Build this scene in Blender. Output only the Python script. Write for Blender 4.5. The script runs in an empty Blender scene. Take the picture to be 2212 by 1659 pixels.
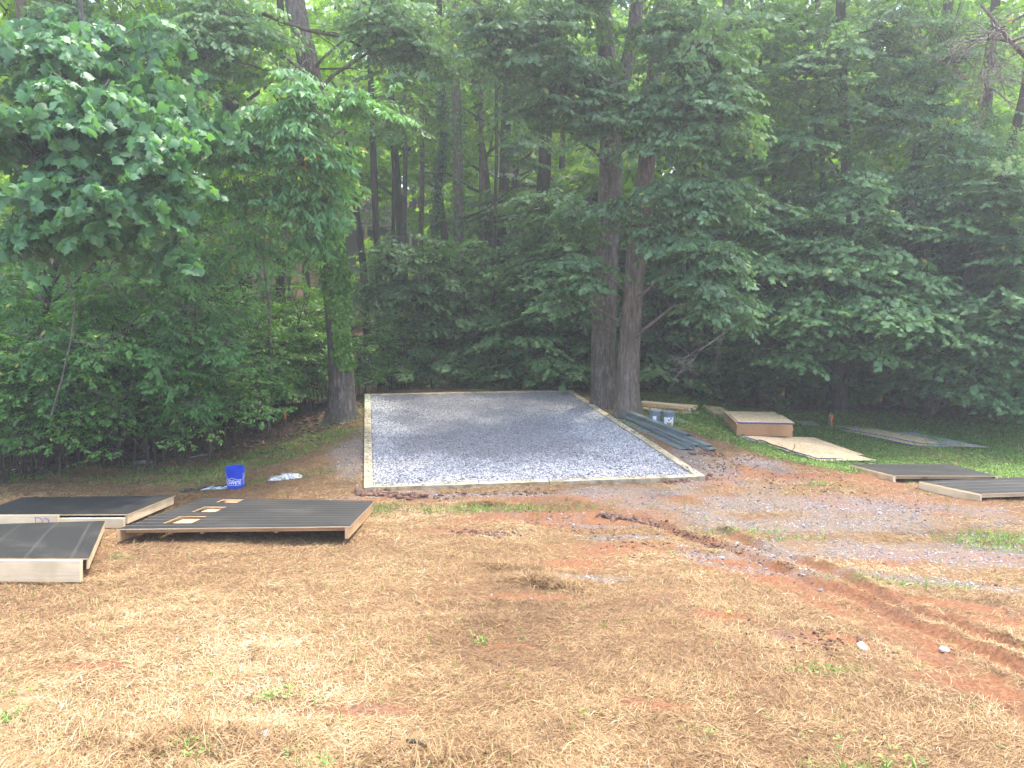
import bpy, math, random
import numpy as np
from mathutils import Vector, Matrix
R = math.radians
rng = np.random.default_rng(11)
random.seed(5)
S = bpy.context.scene
COL = S.collection

# ------------------------------------------------------------------ camera, world, sun
CH = 3.3
PITCH = R(9.4)
F = 1640.0
cd = bpy.data.cameras.new("camera")
cam = bpy.data.objects.new("camera", cd); COL.objects.link(cam)
cam.location = (0, 0, CH); cam.rotation_euler = (R(90) - PITCH, 0, 0)
cd.sensor_width = 36; cd.lens = 36 * F / 2212.0
cd.clip_start = 0.1; cd.clip_end = 1500
S.camera = cam
SUN_EL, SUN_AZ = R(71), R(35)          # azimuth measured from +Y towards +X
w = bpy.data.worlds.new("World"); S.world = w; w.use_nodes = True
nt = w.node_tree; nt.nodes.clear()
sky = nt.nodes.new("ShaderNodeTexSky"); sky.sky_type = 'NISHITA'; sky.sun_disc = False
sky.sun_elevation = SUN_EL; sky.sun_rotation = SUN_AZ
sky.air_density = 1.0; sky.dust_density = 3.5; sky.ozone_density = 1.0
bg = nt.nodes.new("ShaderNodeBackground"); bg.inputs[1].default_value = 0.15
out = nt.nodes.new("ShaderNodeOutputWorld")
nt.links.new(sky.outputs[0], bg.inputs[0]); nt.links.new(bg.outputs[0], out.inputs[0])
sl = bpy.data.lights.new("sun", 'SUN'); sl.energy = .95; sl.angle = R(1.2); sl.color = (1.0, 0.93, 0.82)
sun = bpy.data.objects.new("sun", sl); COL.objects.link(sun)
sd = Vector((math.cos(SUN_EL)*math.sin(SUN_AZ), math.cos(SUN_EL)*math.cos(SUN_AZ), math.sin(SUN_EL)))
sun.rotation_euler = sd.to_track_quat('Z', 'Y').to_euler(); sun.location = (20, 20, 60)
S.view_settings.view_transform = 'Standard'; S.view_settings.look = 'None'
S.view_settings.exposure = 2.72; S.view_settings.gamma = 1
S.cycles.max_bounces = 8; S.cycles.transparent_max_bounces = 6
S.cycles.diffuse_bounces = 5; S.cycles.glossy_bounces = 2; S.cycles.transmission_bounces = 4
S.cycles.volume_bounces = 0
S.cycles.use_denoising = True
S.cycles.sample_clamp_indirect = 4
S.cycles.volume_max_steps = 16

# ------------------------------------------------------------------ noise + terrain
def _hash(ix, iy, s):
    n = (ix.astype(np.int64)*374761393 + iy.astype(np.int64)*668265263 + s*1442695041) & 0x7fffffff
    n = ((n ^ (n >> 13)) * 1274126177) & 0x7fffffff
    return ((n ^ (n >> 16)) & 0xffff) / 65535.0
def vn(x, y, f, s=0):
    x = np.asarray(x, float)*f; y = np.asarray(y, float)*f
    ix = np.floor(x); iy = np.floor(y); fx = x-ix; fy = y-iy
    fx = fx*fx*(3-2*fx); fy = fy*fy*(3-2*fy)
    a = _hash(ix, iy, s); b = _hash(ix+1, iy, s); c = _hash(ix, iy+1, s); d = _hash(ix+1, iy+1, s)
    return (a*(1-fx)+b*fx)*(1-fy) + (c*(1-fx)+d*fx)*fy
def fbm(x, y, f, s=0, o=3):
    t = 0; a = 0.5; tot = 0
    for i in range(o):
        t = t + a*vn(x, y, f*2**i, s+i*17); tot += a; a *= 0.5
    return t/tot
def sst(a, b, t):
    t = np.clip((np.asarray(t, float)-a)/(b-a), 0, 1); return t*t*(3-2*t)
def h0(x, y):
    x = np.asarray(x, float); y = np.asarray(y, float)
    L = sst(-2.75, -5.5, x)*sst(7, 10, y)
    Rr = sst(3.4, 6.5, x)*sst(10.8, 14, y)
    B = sst(19.2, 24.5, y)
    fl = -0.07 - 0.40*L - 0.46*Rr - 1.3*B
    sp = 1.7 - 0.19*y
    k = 0.16
    z = np.where(sp-fl > 3, sp, fl + k*np.log1p(np.exp(np.clip((sp-fl)/k, -30, 30))))
    q = y-31.0
    hill = 0.2*np.where(q > 25, q, 3*np.log1p(np.exp(np.clip(q/3, -30, 30))))
    hill = np.where(y > 95, 0.2*64 + 0.03*(y-95), hill)
    return z + hill
def ray(px, py):
    u = (px-1106)/F; d = (py-829.5)/F
    return np.array([u, math.cos(PITCH)-d*math.sin(PITCH), -(math.sin(PITCH)+d*math.cos(PITCH))])
def P(px, py, Y):
    r = ray(px, py); t = Y/r[1]
    return np.array([r[0]*t, Y, CH + r[2]*t])
def G(px, py, dz=0.0):
    r = ray(px, py); t = 1.5; st = 0.05
    for i in range(4000):
        p = r*t
        if CH + p[2] <= float(h0(p[0], p[1])) + dz: break
        t += st
    lo, hi = t-st, t
    for i in range(14):
        m = (lo+hi)/2; p = r*m
        if CH + p[2] <= float(h0(p[0], p[1])) + dz: hi = m
        else: lo = m
    p = r*hi; return np.array([p[0], p[1], CH+p[2]])

# polylines for ruts
def gpath(pts): return np.array([G(a, b)[:2] for a, b in pts])
RUT1 = gpath([(1390,1122),(1479,1156),(1593,1188),(1670,1229),(1752,1261),(1865,1297),(1956,1342),(2070,1388),(2212,1447),(2400,1530)])
RUT2 = gpath([(1560,1150),(1616,1174),(1715,1206),(1820,1252),(1933,1302),(2070,1351),(2212,1406),(2400,1480)])
TREAD = gpath([(1500,1190),(1602,1226),(1752,1287),(1865,1335),(1979,1392),(2115,1462),(2212,1512),(2400,1620)])
def pdist(x, y, path):
    """distance to a polyline and the arc length of the nearest point"""
    x = np.asarray(x, float); y = np.asarray(y, float)
    best = np.full(x.shape, 1e9); arc = np.zeros(x.shape); sgn = np.zeros(x.shape); s0 = 0
    for i in range(len(path)-1):
        a, b = path[i], path[i+1]; d = b-a; L = np.hypot(*d); d = d/L
        t = np.clip((x-a[0])*d[0]+(y-a[1])*d[1], 0, L)
        dx = x-(a[0]+d[0]*t); dy = y-(a[1]+d[1]*t); r = np.hypot(dx, dy)
        m = r < best
        best = np.where(m, r, best); arc = np.where(m, s0+t, arc)
        sgn = np.where(m, np.sign(d[0]*dy-d[1]*dx), sgn); s0 += L
    return best, arc, sgn

# the pad, as a rectangle in its own frame
PC = [np.array([*(lambda r: r[:2]*(-CH/r[2]))(ray(px, py))]) for px, py in ((787,1055),(1520,1026),(1236,843),(787,850))]
cx0 = sum(PC)/4
ex = ((PC[1]-PC[0])+(PC[2]-PC[3])); ex /= np.hypot(*ex); ey = (PC[3]-PC[0])+(PC[2]-PC[1]); ey /= np.hypot(*ey); EI = np.linalg.inv(np.stack([ex, ey], 1))
PW = 0.5*(np.hypot(*(PC[1]-PC[0]))+np.hypot(*(PC[2]-PC[3]))); PL = 0.5*(np.hypot(*(PC[3]-PC[0]))+np.hypot(*(PC[2]-PC[1])))
print("PAD", PW, PL, cx0, PC)
def inpad(x, y, m=0.0):
    a = (x-cx0[0])*EI[0,0]+(y-cx0[1])*EI[0,1]; b = (x-cx0[0])*EI[1,0]+(y-cx0[1])*EI[1,1]
    return np.maximum(np.abs(a)-PW/2, np.abs(b)-PL/2) - m      # signed distance-like, <0 inside
def h(x, y):
    x = np.asarray(x, float); y = np.asarray(y, float)
    z = h0(x, y)
    near = 1-sst(15, 22, y)
    z = z + (fbm(x, y, 0.9, 3)-0.5)*0.07*near + (fbm(x, y, 4.5, 9, 2)-0.5)*0.045*near
    z = z + (fbm(x, y, 0.15, 31)-0.5)*1.1*sst(24, 40, y)
    d, a, s = pdist(x, y, RUT1); wob = 0.03*(vn(a, 0*a, 3, 5)-.5)
    z = z - 0.05*np.exp(-((d+wob)/0.06)**2) + 0.035*np.exp(-((d-0.12)/0.05)**2)*vn(x, y, 7, 8)*1.5*(s > 0)
    d, a, s = pdist(x, y, RUT2)
    z = z - 0.045*np.exp(-(d/0.06)**2) + 0.045*np.exp(-((d-0.12)/0.05)**2)*vn(x, y, 7, 12)*1.5*(s > 0)
    d, a, s = pdist(x, y, TREAD)
    z = z - 0.03*sst(0.22, 0.14, d) + 0.02*(np.sin((a+0.45*d*s+.06*(d > .09))*2*np.pi/0.17) > 0.1)*sst(0.2, 0.14, d)
    pd = inpad(x, y)
    z = np.where(pd < 0.02, np.minimum(z, -0.12), z)           # bed under the gravel
    lowband = (pd >= 0.02) & (pd < 0.35)
    z = np.where(lowband, np.minimum(z, -0.035), z)
    return z

# soft patches on the ground, all given in metres on the ground
def E(px, py, rx, ry, rot=0.0):
    p = G(px, py); return (p[0], p[1], rx, ry, R(rot))
def patch(x, y, lst, sd=0, rough=0.55):
    m = np.zeros(np.shape(x)); n = fbm(x, y, 1.6, sd, 4)
    for (a, b, rx, ry, ro) in lst:
        dx = x-a; dy = y-b; c, s = math.cos(ro), math.sin(ro)
        d = np.sqrt(((dx*c+dy*s)/rx)**2 + ((-dx*s+dy*c)/ry)**2)
        m = np.maximum(m, sst(1.45, 0.4, d + (n-0.5)*2*rough))
    return m
RED = [E(1180,1120,1.5,.45), E(1330,1185,.75,.5), E(1230,1215,.7,.3), E(1000,1150,.5,.2), E(1120,1290,.45,.14), E(960,1290,.35,.12),
       E(1450,1290,.28,.15), E(1540,1330,.3,.18,-35), E(1580,1225,.25,.3), E(1800,1385,.42,.16,-20), E(800,1530,.3,.1), E(215,1188,.3,.15),
       E(1930,1290,.9,.2,-30), E(2130,1340,.8,.2,-30), E(1650,1000,.7,.4), E(1560,1040,.5,.3), E(1150,1075,2.6,.22), E(700,1090,.9,.18),
       E(2060,1200,1.2,.4), E(2150,1490,.6,.15,-35), E(200,1440,.25,.07), E(1400,1520,.2,.08), E(1100,1400,.2,.07),
       E(1750,1030,1.8,.6), E(1950,1090,1.4,.5), E(880,1070,.5,.2)]
GRV = [E(765,990,.33,2.4,8), E(1040,1068,1.9,.12), E(1340,1062,1.3,.32), E(1530,1045,.7,.35), E(1640,1085,1.4,.5), E(1800,1130,1.5,.45,-8),
       E(1640,1000,.5,.6,-20), E(1990,1180,1.4,.35,-12), E(1600,1205,.75,.13,-33), E(1680,1238,.6,.1,-33), E(1690,1190,.7,.14,-30), E(1380,1160,.55,.14),
       E(1340,1135,.5,.12), E(1260,1245,.6,.1,-12), E(1900,1250,.7,.15,-22), E(1560,1015,.5,.5), E(1480,985,.35,.9,-20), E(2100,1265,.9,.14,-25), E(1800,1110,2.4,1.1,-8), E(1620,1130,1.2,.6), E(1980,1200,1.8,.6,-15)]
GRN = [E(1570,1150,.55,.16), E(1700,1165,.6,.13), E(2190,1175,.6,.5,-20), E(1950,1262,.6,.12,-15), E(330,1018,1.2,.35), E(600,985,1.8,.35,25),
       E(600,1500,.11,.035), E(415,1625,.12,.035), E(20,1552,.12,.05), E(1890,1655,.3,.06), E(270,1212,.14,.08), E(150,1110,.5,.3), E(540,1120,.3,.2),
       E(815,1100,.3,.35), E(1050,1100,1.1,.18), E(1760,1050,.3,.12), E(1040,1390,.07,.03), E(690,1650,.12,.03), E(1780,1450,.25,.04),
       E(380,1040,1.4,.22), E(1500,1570,.1,.03), E(250,1035,2,.3), E(650,960,1.6,.5,25), E(500,1012,1.6,.35,10), E(560,1040,1.2,.2)]
def masks(x, y):
    x = np.asarray(x, float); y = np.asarray(y, float)
    red = patch(x, y, RED, 21, .8); grv = patch(x, y, GRV, 22, 1.1); grn = patch(x, y, GRN, 23, .5)
    nz = (fbm(x, y, .9, 41)-.5)*1.6
    # lawn to the right of the pad
    lawn = sst(-.3, .5, (y - np.interp(x, [2.0, 4.5, 5.3, 6.6, 8.5, 14], [16.4, 13.3, 12.5, 11.9, 11.3, 10.5])) + nz*.5)*sst(2.6, 3.6, x - 0.12*(16.5-y))
    lawn = np.where(inpad(x, y) < .25, 0, lawn)
    # woods floor
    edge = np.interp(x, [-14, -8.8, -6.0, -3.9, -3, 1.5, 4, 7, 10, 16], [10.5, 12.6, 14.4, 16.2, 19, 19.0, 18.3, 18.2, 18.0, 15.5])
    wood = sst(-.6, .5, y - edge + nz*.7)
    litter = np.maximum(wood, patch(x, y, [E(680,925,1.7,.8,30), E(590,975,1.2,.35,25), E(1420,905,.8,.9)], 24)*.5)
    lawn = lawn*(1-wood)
    grn = np.maximum(grn, 0)*(1-wood)
    d1, _, _ = pdist(x, y, RUT1); d2, _, _ = pdist(x, y, RUT2); d3, _, _ = pdist(x, y, TREAD)
    rutm = np.minimum(1, np.maximum(np.maximum(sst(.15, .06, d1), sst(.13, .05, d2)), sst(.19, .11, d3)*(.55+.6*(fbm(x, y, 3.5, 51, 3) > .45))))
    red = np.maximum(red, rutm)
    return dict(red=red, gravel=grv*(1-.5*sst(.12, .05, d1)), green=np.maximum(grn, lawn), lawn=lawn, litter=litter, rut=rutm)

# ------------------------------------------------------------------ mesh helpers
def np_mesh(name, V, blocks, smooth=False, attrs=None, uv=None):
    """blocks: list of (M,k) index arrays"""
    me = bpy.data.meshes.new(name)
    V = np.asarray(V, np.float32)
    ks = [b.shape[1] for b in blocks]; nf = [b.shape[0] for b in blocks]
    li = np.concatenate([b.ravel() for b in blocks]).astype(np.int32)
    tot = np.concatenate([np.full(n, k) for n, k in zip(nf, ks)]).astype(np.int32)
    st = np.concatenate([[0], np.cumsum(tot)[:-1]]).astype(np.int32)
    me.vertices.add(len(V)); me.vertices.foreach_set("co", V.ravel())
    me.loops.add(len(li)); me.loops.foreach_set("vertex_index", li)
    me.polygons.add(len(tot)); me.polygons.foreach_set("loop_start", st); me.polygons.foreach_set("loop_total", tot)
    if smooth: me.polygons.foreach_set("use_smooth", np.ones(len(tot), bool))
    if uv is not None:
        l = me.uv_layers.new(name="UVMap"); l.data.foreach_set("uv", np.asarray(uv, np.float32).ravel())
    for k, (dom, a) in (attrs or {}).items():
        at = me.attributes.new(k, 'FLOAT', dom); at.data.foreach_set("value", np.asarray(a, np.float32))
    me.update(calc_edges=True)
    return me
def link(name, me, mat=None, parent=None, loc=None, label=None):
    o = bpy.data.objects.new(name, me); COL.objects.link(o)
    if mat is not None and me is not None and len(me.materials) == 0: me.materials.append(mat)
    if parent is not None: o.parent = parent
    if loc is not None: o.location = loc
    if label: o["label"] = label
    return o
def tag(o, label, cat, group=None):
    o["label"] = label; o["category"] = cat
    if group: o["group"] = group
    return o
def thing(name, label, cat, loc=(0,0,0), rz=0, group=None):
    o = bpy.data.objects.new(name, None); COL.objects.link(o); o.empty_display_size = .1
    o.location = loc; o.rotation_euler = (0, 0, rz)
    return tag(o, label, cat, group)
def kind(o, k): o["kind"] = k; return o
class MB:
    def __init__(s): s.v = []; s.f = []; s.uv = []; s.n = 0
    def add(s, V, Fs, UV=None):
        for f in Fs:
            s.f.append([i+s.n for i in f])
        for f in Fs:
            for i in f: s.uv.append(UV[i] if UV is not None else (V[i][0], V[i][1]))
        s.v.extend([tuple(map(float, p)) for p in V]); s.n += len(V)
    def box(s, a, b, wd, ht, roll=0.0, up=(0,0,1), off=None):
        """bar from a to b (points on the centre line), wd across, ht along up; uv = (along, around)"""
        a = np.array(a, float); b = np.array(b, float); d = b-a; L = np.linalg.norm(d); d /= L
        up = np.array(up, float); sd_ = np.cross(d, up); sd_ /= np.linalg.norm(sd_); up = np.cross(sd_, d)
        if roll: c, q = math.cos(roll), math.sin(roll); sd_, up = sd_*c+up*q, up*c-sd_*q
        u0 = random.random()*20 if off is None else off
        cs = [(-1,-1),(1,-1),(1,1),(-1,1)]
        for i in range(4):
            j = (i+1) % 4
            q = [a+sd_*cs[i][0]*wd/2+up*cs[i][1]*ht/2, a+sd_*cs[j][0]*wd/2+up*cs[j][1]*ht/2,
                 b+sd_*cs[j][0]*wd/2+up*cs[j][1]*ht/2, b+sd_*cs[i][0]*wd/2+up*cs[i][1]*ht/2]
            ww = wd if i % 2 == 0 else ht
            v0 = u0+i*.37
            s.add(q, [[0,1,2,3]], [(u0, v0), (u0, v0+ww), (u0+L, v0+ww), (u0+L, v0)])
        for e, o_ in ((a, 0), (b, 1)):
            q = [e+sd_*c[0]*wd/2+up*c[1]*ht/2 for c in cs]
            if not o_: q = q[::-1]
            s.add(q, [[0,1,2,3]], [(u0+L*o_, u0+c[0]*wd/2) for c in cs])
    def mesh(s, name, smooth=False, weld=True):
        me = bpy.data.meshes.new(name); me.from_pydata(s.v, [], s.f)
        l = me.uv_layers.new(name="UVMap"); l.data.foreach_set("uv", np.array(s.uv, np.float32).ravel())
        if weld:
            import bmesh
            bm = bmesh.new(); bm.from_mesh(me); bmesh.ops.remove_doubles(bm, verts=bm.verts, dist=1e-5)
            bmesh.ops.recalc_face_normals(bm, faces=bm.faces); bm.to_mesh(me); bm.free()
        if smooth:
            for p in me.polygons: p.use_smooth = True
        me.update(); return me
    def build(s, name, mat, parent=None, loc=None, smooth=False, label=None, weld=True, bevel=0):
        o = link(name, s.mesh(name, smooth, weld), mat, parent, loc, label)
        if bevel:
            m = o.modifiers.new("bevel", 'BEVEL'); m.width = bevel; m.segments = 1; m.limit_method = 'ANGLE'
        return o
def tubes(paths, radii, sides=5):
    """paths (N,k,3), radii (N,k) -> V, quads"""
    paths = np.asarray(paths, float); radii = np.asarray(radii, float)
    N, k, _ = paths.shape
    T = np.gradient(paths, axis=1); T /= np.linalg.norm(T, axis=2, keepdims=True)+1e-9
    ref = np.where(np.abs(T[:, :, 2:3]) > .8, np.array([1., 0, 0]), np.array([0, 0, 1.]))
    A = np.cross(T, ref); A /= np.linalg.norm(A, axis=2, keepdims=True)+1e-9
    B = np.cross(T, A)
    ang = np.arange(sides)*2*np.pi/sides
    V = paths[:, :, None, :] + radii[:, :, None, None]*(A[:, :, None, :]*np.cos(ang)[None, None, :, None] + B[:, :, None, :]*np.sin(ang)[None, None, :, None])
    V = V.reshape(-1, 3)
    i = np.arange(N)[:, None, None]; j = np.arange(k-1)[None, :, None]; s = np.arange(sides)[None, None, :]
    s2 = (s+1) % sides; base = i*k*sides
    Q = np.stack([base+j*sides+s, base+j*sides+s2, base+(j+1)*sides+s2, base+(j+1)*sides+s], -1).reshape(-1, 4)
    return V, Q

# ------------------------------------------------------------------ material helpers
def newmat(name):
    m = bpy.data.materials.new(name); m.use_nodes = True; t = m.node_tree
    return m, t, t.nodes["Principled BSDF"], t.nodes["Material Output"]
def nd(t, typ, **kw):
    n = t.nodes.new(typ)
    for k, v in kw.items():
        if k == 'inp':
            for a, b in v.items(): n.inputs[a].default_value = b
        else: setattr(n, k, v)
    return n
def ramp(t, src, stops, interp='LINEAR'):
    r = t.nodes.new("ShaderNodeValToRGB"); r.color_ramp.interpolation = interp
    e = r.color_ramp.elements
    while len(e) < len(stops): e.new(0.5)
    for q, (p, c) in zip(e, stops): q.position = p; q.color = (*c, 1)
    t.links.new(src, r.inputs[0]); return r.outputs[0]
def mixc(t, f, a, b, mode='MIX'):
    m = t.nodes.new("ShaderNodeMix"); m.data_type = 'RGBA'; m.blend_type = mode
    for i, v in ((0, f), (6, a), (7, b)):
        if hasattr(v, 'links'): t.links.new(v, m.inputs[i])
        else: m.inputs[i].default_value = v if i == 0 else (*v, 1)
    return m.outputs[2]
def noise(t, scale, detail=3, rough=.55, vec=None, dist=0.0):
    n = nd(t, "ShaderNodeTexNoise", inp={'Scale': scale, 'Detail': detail, 'Roughness': rough, 'Distortion': dist})
    if vec is not None: t.links.new(vec, n.inputs['Vector'])
    return n.outputs[0]
def coord(t, which='Object', scale=None):
    c = t.nodes.new("ShaderNodeTexCoord").outputs[which]
    if scale:
        m = nd(t, "ShaderNodeMapping"); m.inputs['Scale'].default_value = scale; t.links.new(c, m.inputs[0]); c = m.outputs[0]
    return c
def attr(t, name):
    return nd(t, "ShaderNodeAttribute", attribute_name=name).outputs['Fac']
def bump(t, b, hsrc, strength=.3, dist=.01):
    n = nd(t, "ShaderNodeBump", inp={'Strength': strength, 'Distance': dist}); t.links.new(hsrc, n.inputs['Height']); t.links.new(n.outputs[0], b.inputs['Normal'])
def maths(t, op, a, b=None, clamp=False):
    n = nd(t, "ShaderNodeMath", operation=op, use_clamp=clamp)
    for i, v in enumerate((a, b)):
        if v is None: continue
        if hasattr(v, 'links'): t.links.new(v, n.inputs[i])
        else: n.inputs[i].default_value = v
    return n.outputs[0]
def mat_leaf(name, stops, trans=0.42, tcol=(1.25, 1.35, .35), rough=.5, spec=.35, jit=.25):
    m, t, b, o = newmat(name)
    c = ramp(t, attr(t, "tone"), stops)
    oi = t.nodes.new("ShaderNodeObjectInfo")
    v = maths(t, 'MULTIPLY_ADD', oi.outputs['Random'], jit); v.node.inputs[2].default_value = 1-jit/2
    hs = nd(t, "ShaderNodeHueSaturation"); t.links.new(c, hs.inputs['Color']); t.links.new(v, hs.inputs['Value']); c = hs.outputs[0]
    t.links.new(c, b.inputs['Base Color']); b.inputs['Roughness'].default_value = rough
    b.inputs['Specular IOR Level'].default_value = spec
    tr = t.nodes.new("ShaderNodeBsdfTranslucent")
    t.links.new(mixc(t, 1.0, c, tcol, 'MULTIPLY'), tr.inputs[0])
    mx = t.nodes.new("ShaderNodeMixShader"); mx.inputs[0].default_value = trans
    t.links.new(b.outputs[0], mx.inputs[1]); t.links.new(tr.outputs[0], mx.inputs[2]); t.links.new(mx.outputs[0], o.inputs[0])
    return m
M = {}
M['leaf_oak'] = mat_leaf('leaf_oak', [(0, (0.080,0.157,0.070)), (.5, (0.147,0.273,0.121)), (.9, (0.234,0.399,0.172)), (1, (0.370,0.399,0.121))], tcol=(1.15,1.2,.55))
M['leaf_maple'] = mat_leaf('leaf_maple', [(0, (0.063,0.142,0.054)), (.5, (0.132,0.265,0.101)), (.9, (0.226,0.394,0.149)), (1, (0.427,0.419,0.106))], tcol=(1.15,1.2,.5))
M['leaf_tulip'] = mat_leaf('leaf_tulip', [(0, (0.069,0.176,0.071)), (.5, (0.115,0.275,0.114)), (1, (0.218,0.407,0.123))], rough=.42, spec=.4, tcol=(1.1,1.25,.5))
M['leaf_beech'] = mat_leaf('leaf_beech', [(0, (0.080,0.200,0.070)), (.5, (0.150,0.340,0.130)), (.96, (0.250,0.460,0.140)), (1, (0.500,0.280,0.040))], rough=.45, tcol=(1.15,1.25,.45))
M['leaf_elm'] = mat_leaf('leaf_elm', [(0, (0.073,0.194,0.055)), (.5, (0.121,0.297,0.083)), (.93, (0.194,0.411,0.110)), (1, (0.484,0.484,0.132))], rough=.45)
M['leaf_bush'] = mat_leaf('leaf_bush', [(0, (0.087,0.205,0.050)), (.5, (0.161,0.342,0.083)), (.93, (0.297,0.502,0.131)), (1, (0.741,0.682,0.131))], rough=.35, spec=.5)
M['leaf_far'] = mat_leaf('leaf_far', [(0, (0.114,0.221,0.024)), (.5, (0.202,0.361,0.042)), (.95, (0.340,0.522,0.048)), (1, (0.566,0.502,0.061))], trans=.52, jit=.45)
M['leaf_ivy'] = mat_leaf('leaf_ivy', [(0, (0.050,0.130,0.020)), (.6, (0.100,0.240,0.035)), (1, (0.200,0.330,0.060))], rough=.4, trans=.25)
M['leaf_dead'] = mat_leaf('leaf_dead', [(0, (0.180,0.120,0.070)), (1, (0.360,0.270,0.170))], trans=.25, tcol=(1,.9,.6))
M['grass_green'] = mat_leaf('grass_green', [(0, (0.076,0.144,0.029)), (.5, (0.152,0.290,0.053)), (.9, (0.260,0.394,0.094)), (1, (0.609,0.460,0.213))], trans=.3, rough=.5)
M['straw'] = mat_leaf('straw', [(0, (0.100,0.052,0.025)), (.25, (0.209,0.119,0.053)), (.6, (0.340,0.224,0.099)), (.9, (0.464,0.343,0.175)), (1, (0.526,0.441,0.295))], trans=.15, tcol=(1,.9,.6), rough=.55, spec=.3, jit=0)
M['litter_leaf'] = mat_leaf('litter_leaf', [(0, (0.070,0.040,0.024)), (.6, (0.170,0.100,0.060)), (1, (0.330,0.220,0.140))], trans=.1, tcol=(1,.8,.5), rough=.6, jit=0)

def mat_bark(name, c1, c2, moss=0.0, lichen=.15, vs=1.0):
    m, t, b, o = newmat(name)
    c = coord(t, 'Object', (9*vs, 9*vs, 1.5*vs)); c2_ = coord(t, 'Object')
    n1 = noise(t, 2.2, 6, .65, c, .6); n2 = noise(t, 3.0, 4, .6, c2_)
    col = ramp(t, n1, [(.3, tuple(q*.35 for q in c1)), (.48, c1), (.68, c2)])
    col = mixc(t, ramp(t, n2, [(.45, (0,)*3), (.7, (1,)*3)]), col, tuple(q*.7 for q in c1))
    n3 = noise(t, 17, 3, .6, c2_)
    col = mixc(t, maths(t, 'MULTIPLY', ramp(t, n3, [(.62, (0,)*3), (.68, (1,)*3)]), lichen*3, True), col, (.42,.44,.38))
    if moss: col = mixc(t, maths(t, 'MULTIPLY', ramp(t, n2, [(.4, (0,)*3), (.6, (1,)*3)]), moss, True), col, (.07,.11,.03))
    t.links.new(col, b.inputs['Base Color']); b.inputs['Roughness'].default_value = .9; b.inputs['Specular IOR Level'].default_value = .15
    bump(t, b, n1, .9, .03); return m
M['bark_oak'] = mat_bark('bark_oak', (.13,.105,.085), (.27,.235,.2), .15)
M['bark_ash'] = mat_bark('bark_ash', (.17,.135,.105), (.30,.25,.20), .1, .05)
M['bark_dark'] = mat_bark('bark_dark', (.07,.055,.045), (.15,.12,.10), .3, .05)
M['bark_grey'] = mat_bark('bark_grey', (.12,.11,.095), (.24,.22,.19), .1, .25, 2)
M['twig_pale'] = mat_bark('twig_pale', (.22,.19,.16), (.42,.39,.35), 0, .2, 3)
M['twig'] = mat_bark('twig', (.10,.075,.05), (.2,.16,.12), 0, .05, 3)

def mat_wood(name, c1, c2, grain=1.0, rough=.65, knots=True, stain=0.0):
    m, t, b, o = newmat(name)
    c = coord(t, 'UV', (1.2, 14*grain, 1)); cu = coord(t, 'UV')
    n = noise(t, 3, 5, .6, c, .8)
    col = ramp(t, n, [(.3, c1), (.5, tuple((a+b_)/2 for a, b_ in zip(c1, c2))), (.7, c2)])
    n2 = noise(t, 2.2, 3, .5, cu); col = mixc(t, ramp(t, n2, [(.4, (0,)*3), (.75, (1,)*3)]), col, tuple(q*.72 for q in c1))
    if knots:
        v = nd(t, "ShaderNodeTexVoronoi", inp={'Scale': 1.0, 'Randomness': 1.0}); mp = coord(t, 'UV', (1.7, 9, 1)); t.links.new(mp, v.inputs['Vector'])
        col = mixc(t, ramp(t, v.outputs['Distance'], [(.06, (1,)*3), (.13, (0,)*3)]), col, (c1[0]*.5, c1[1]*.33, c1[2]*.22))
    if stain:
        n3 = noise(t, 6, 4, .6, cu); col = mixc(t, maths(t, 'MULTIPLY', ramp(t, n3, [(.45, (0,)*3), (.62, (1,)*3)]), stain, True), col, (.20,.17,.10))
    t.links.new(col, b.inputs['Base Color']); b.inputs['Roughness'].default_value = rough; b.inputs['Specular IOR Level'].default_value = .25
    bump(t, b, n, .25, .002); return m
M['pine'] = mat_wood('pine', (.66,.50,.29), (.82,.67,.44))
M['pine_orange'] = mat_wood('pine_orange', (.55,.32,.15), (.72,.48,.26))
M['timber'] = mat_wood('timber', (.45,.37,.24), (.62,.54,.38), stain=.8)
M['timber_green'] = mat_wood('timber_green', (.42,.46,.32), (.60,.62,.46), stain=.5)
M['stake_wood'] = mat_wood('stake_wood', (.16,.13,.10), (.27,.23,.18), knots=False)
def mat_osb(name, c1, c2, c3):
    m, t, b, o = newmat(name); c = coord(t, 'UV')
    v = nd(t, "ShaderNodeTexVoronoi", inp={'Scale': 1.0}); mp = coord(t, 'UV', (26, 60, 1)); t.links.new(mp, v.inputs['Vector'])
    sep = nd(t, "ShaderNodeSeparateColor"); t.links.new(v.outputs['Color'], sep.inputs[0])
    col = ramp(t, sep.outputs[0], [(.1, c1), (.5, c2), (.9, c3)])
    n = noise(t, 1.7, 5, .6, c); col = mixc(t, ramp(t, n, [(.5, (0,)*3), (.75, (.6,)*3)]), col, tuple(q*.6 for q in c1))
    t.links.new(col, b.inputs['Base Color']); b.inputs['Roughness'].default_value = .7; bump(t, b, sep.outputs[0], .2, .002); return m
M['osb'] = mat_osb('osb', (.44,.29,.14), (.57,.41,.22), (.68,.54,.33))
M['osb_edge'] = mat_wood('osb_edge', (.40,.20,.09), (.55,.31,.15), 5, knots=False)
M['osb_grey'] = mat_osb('osb_grey', (.20,.21,.19), (.28,.30,.28), (.37,.38,.36))
M['ply_old'] = mat_osb('ply_old', (.26,.2,.13), (.34,.27,.18), (.42,.33,.23))
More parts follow.
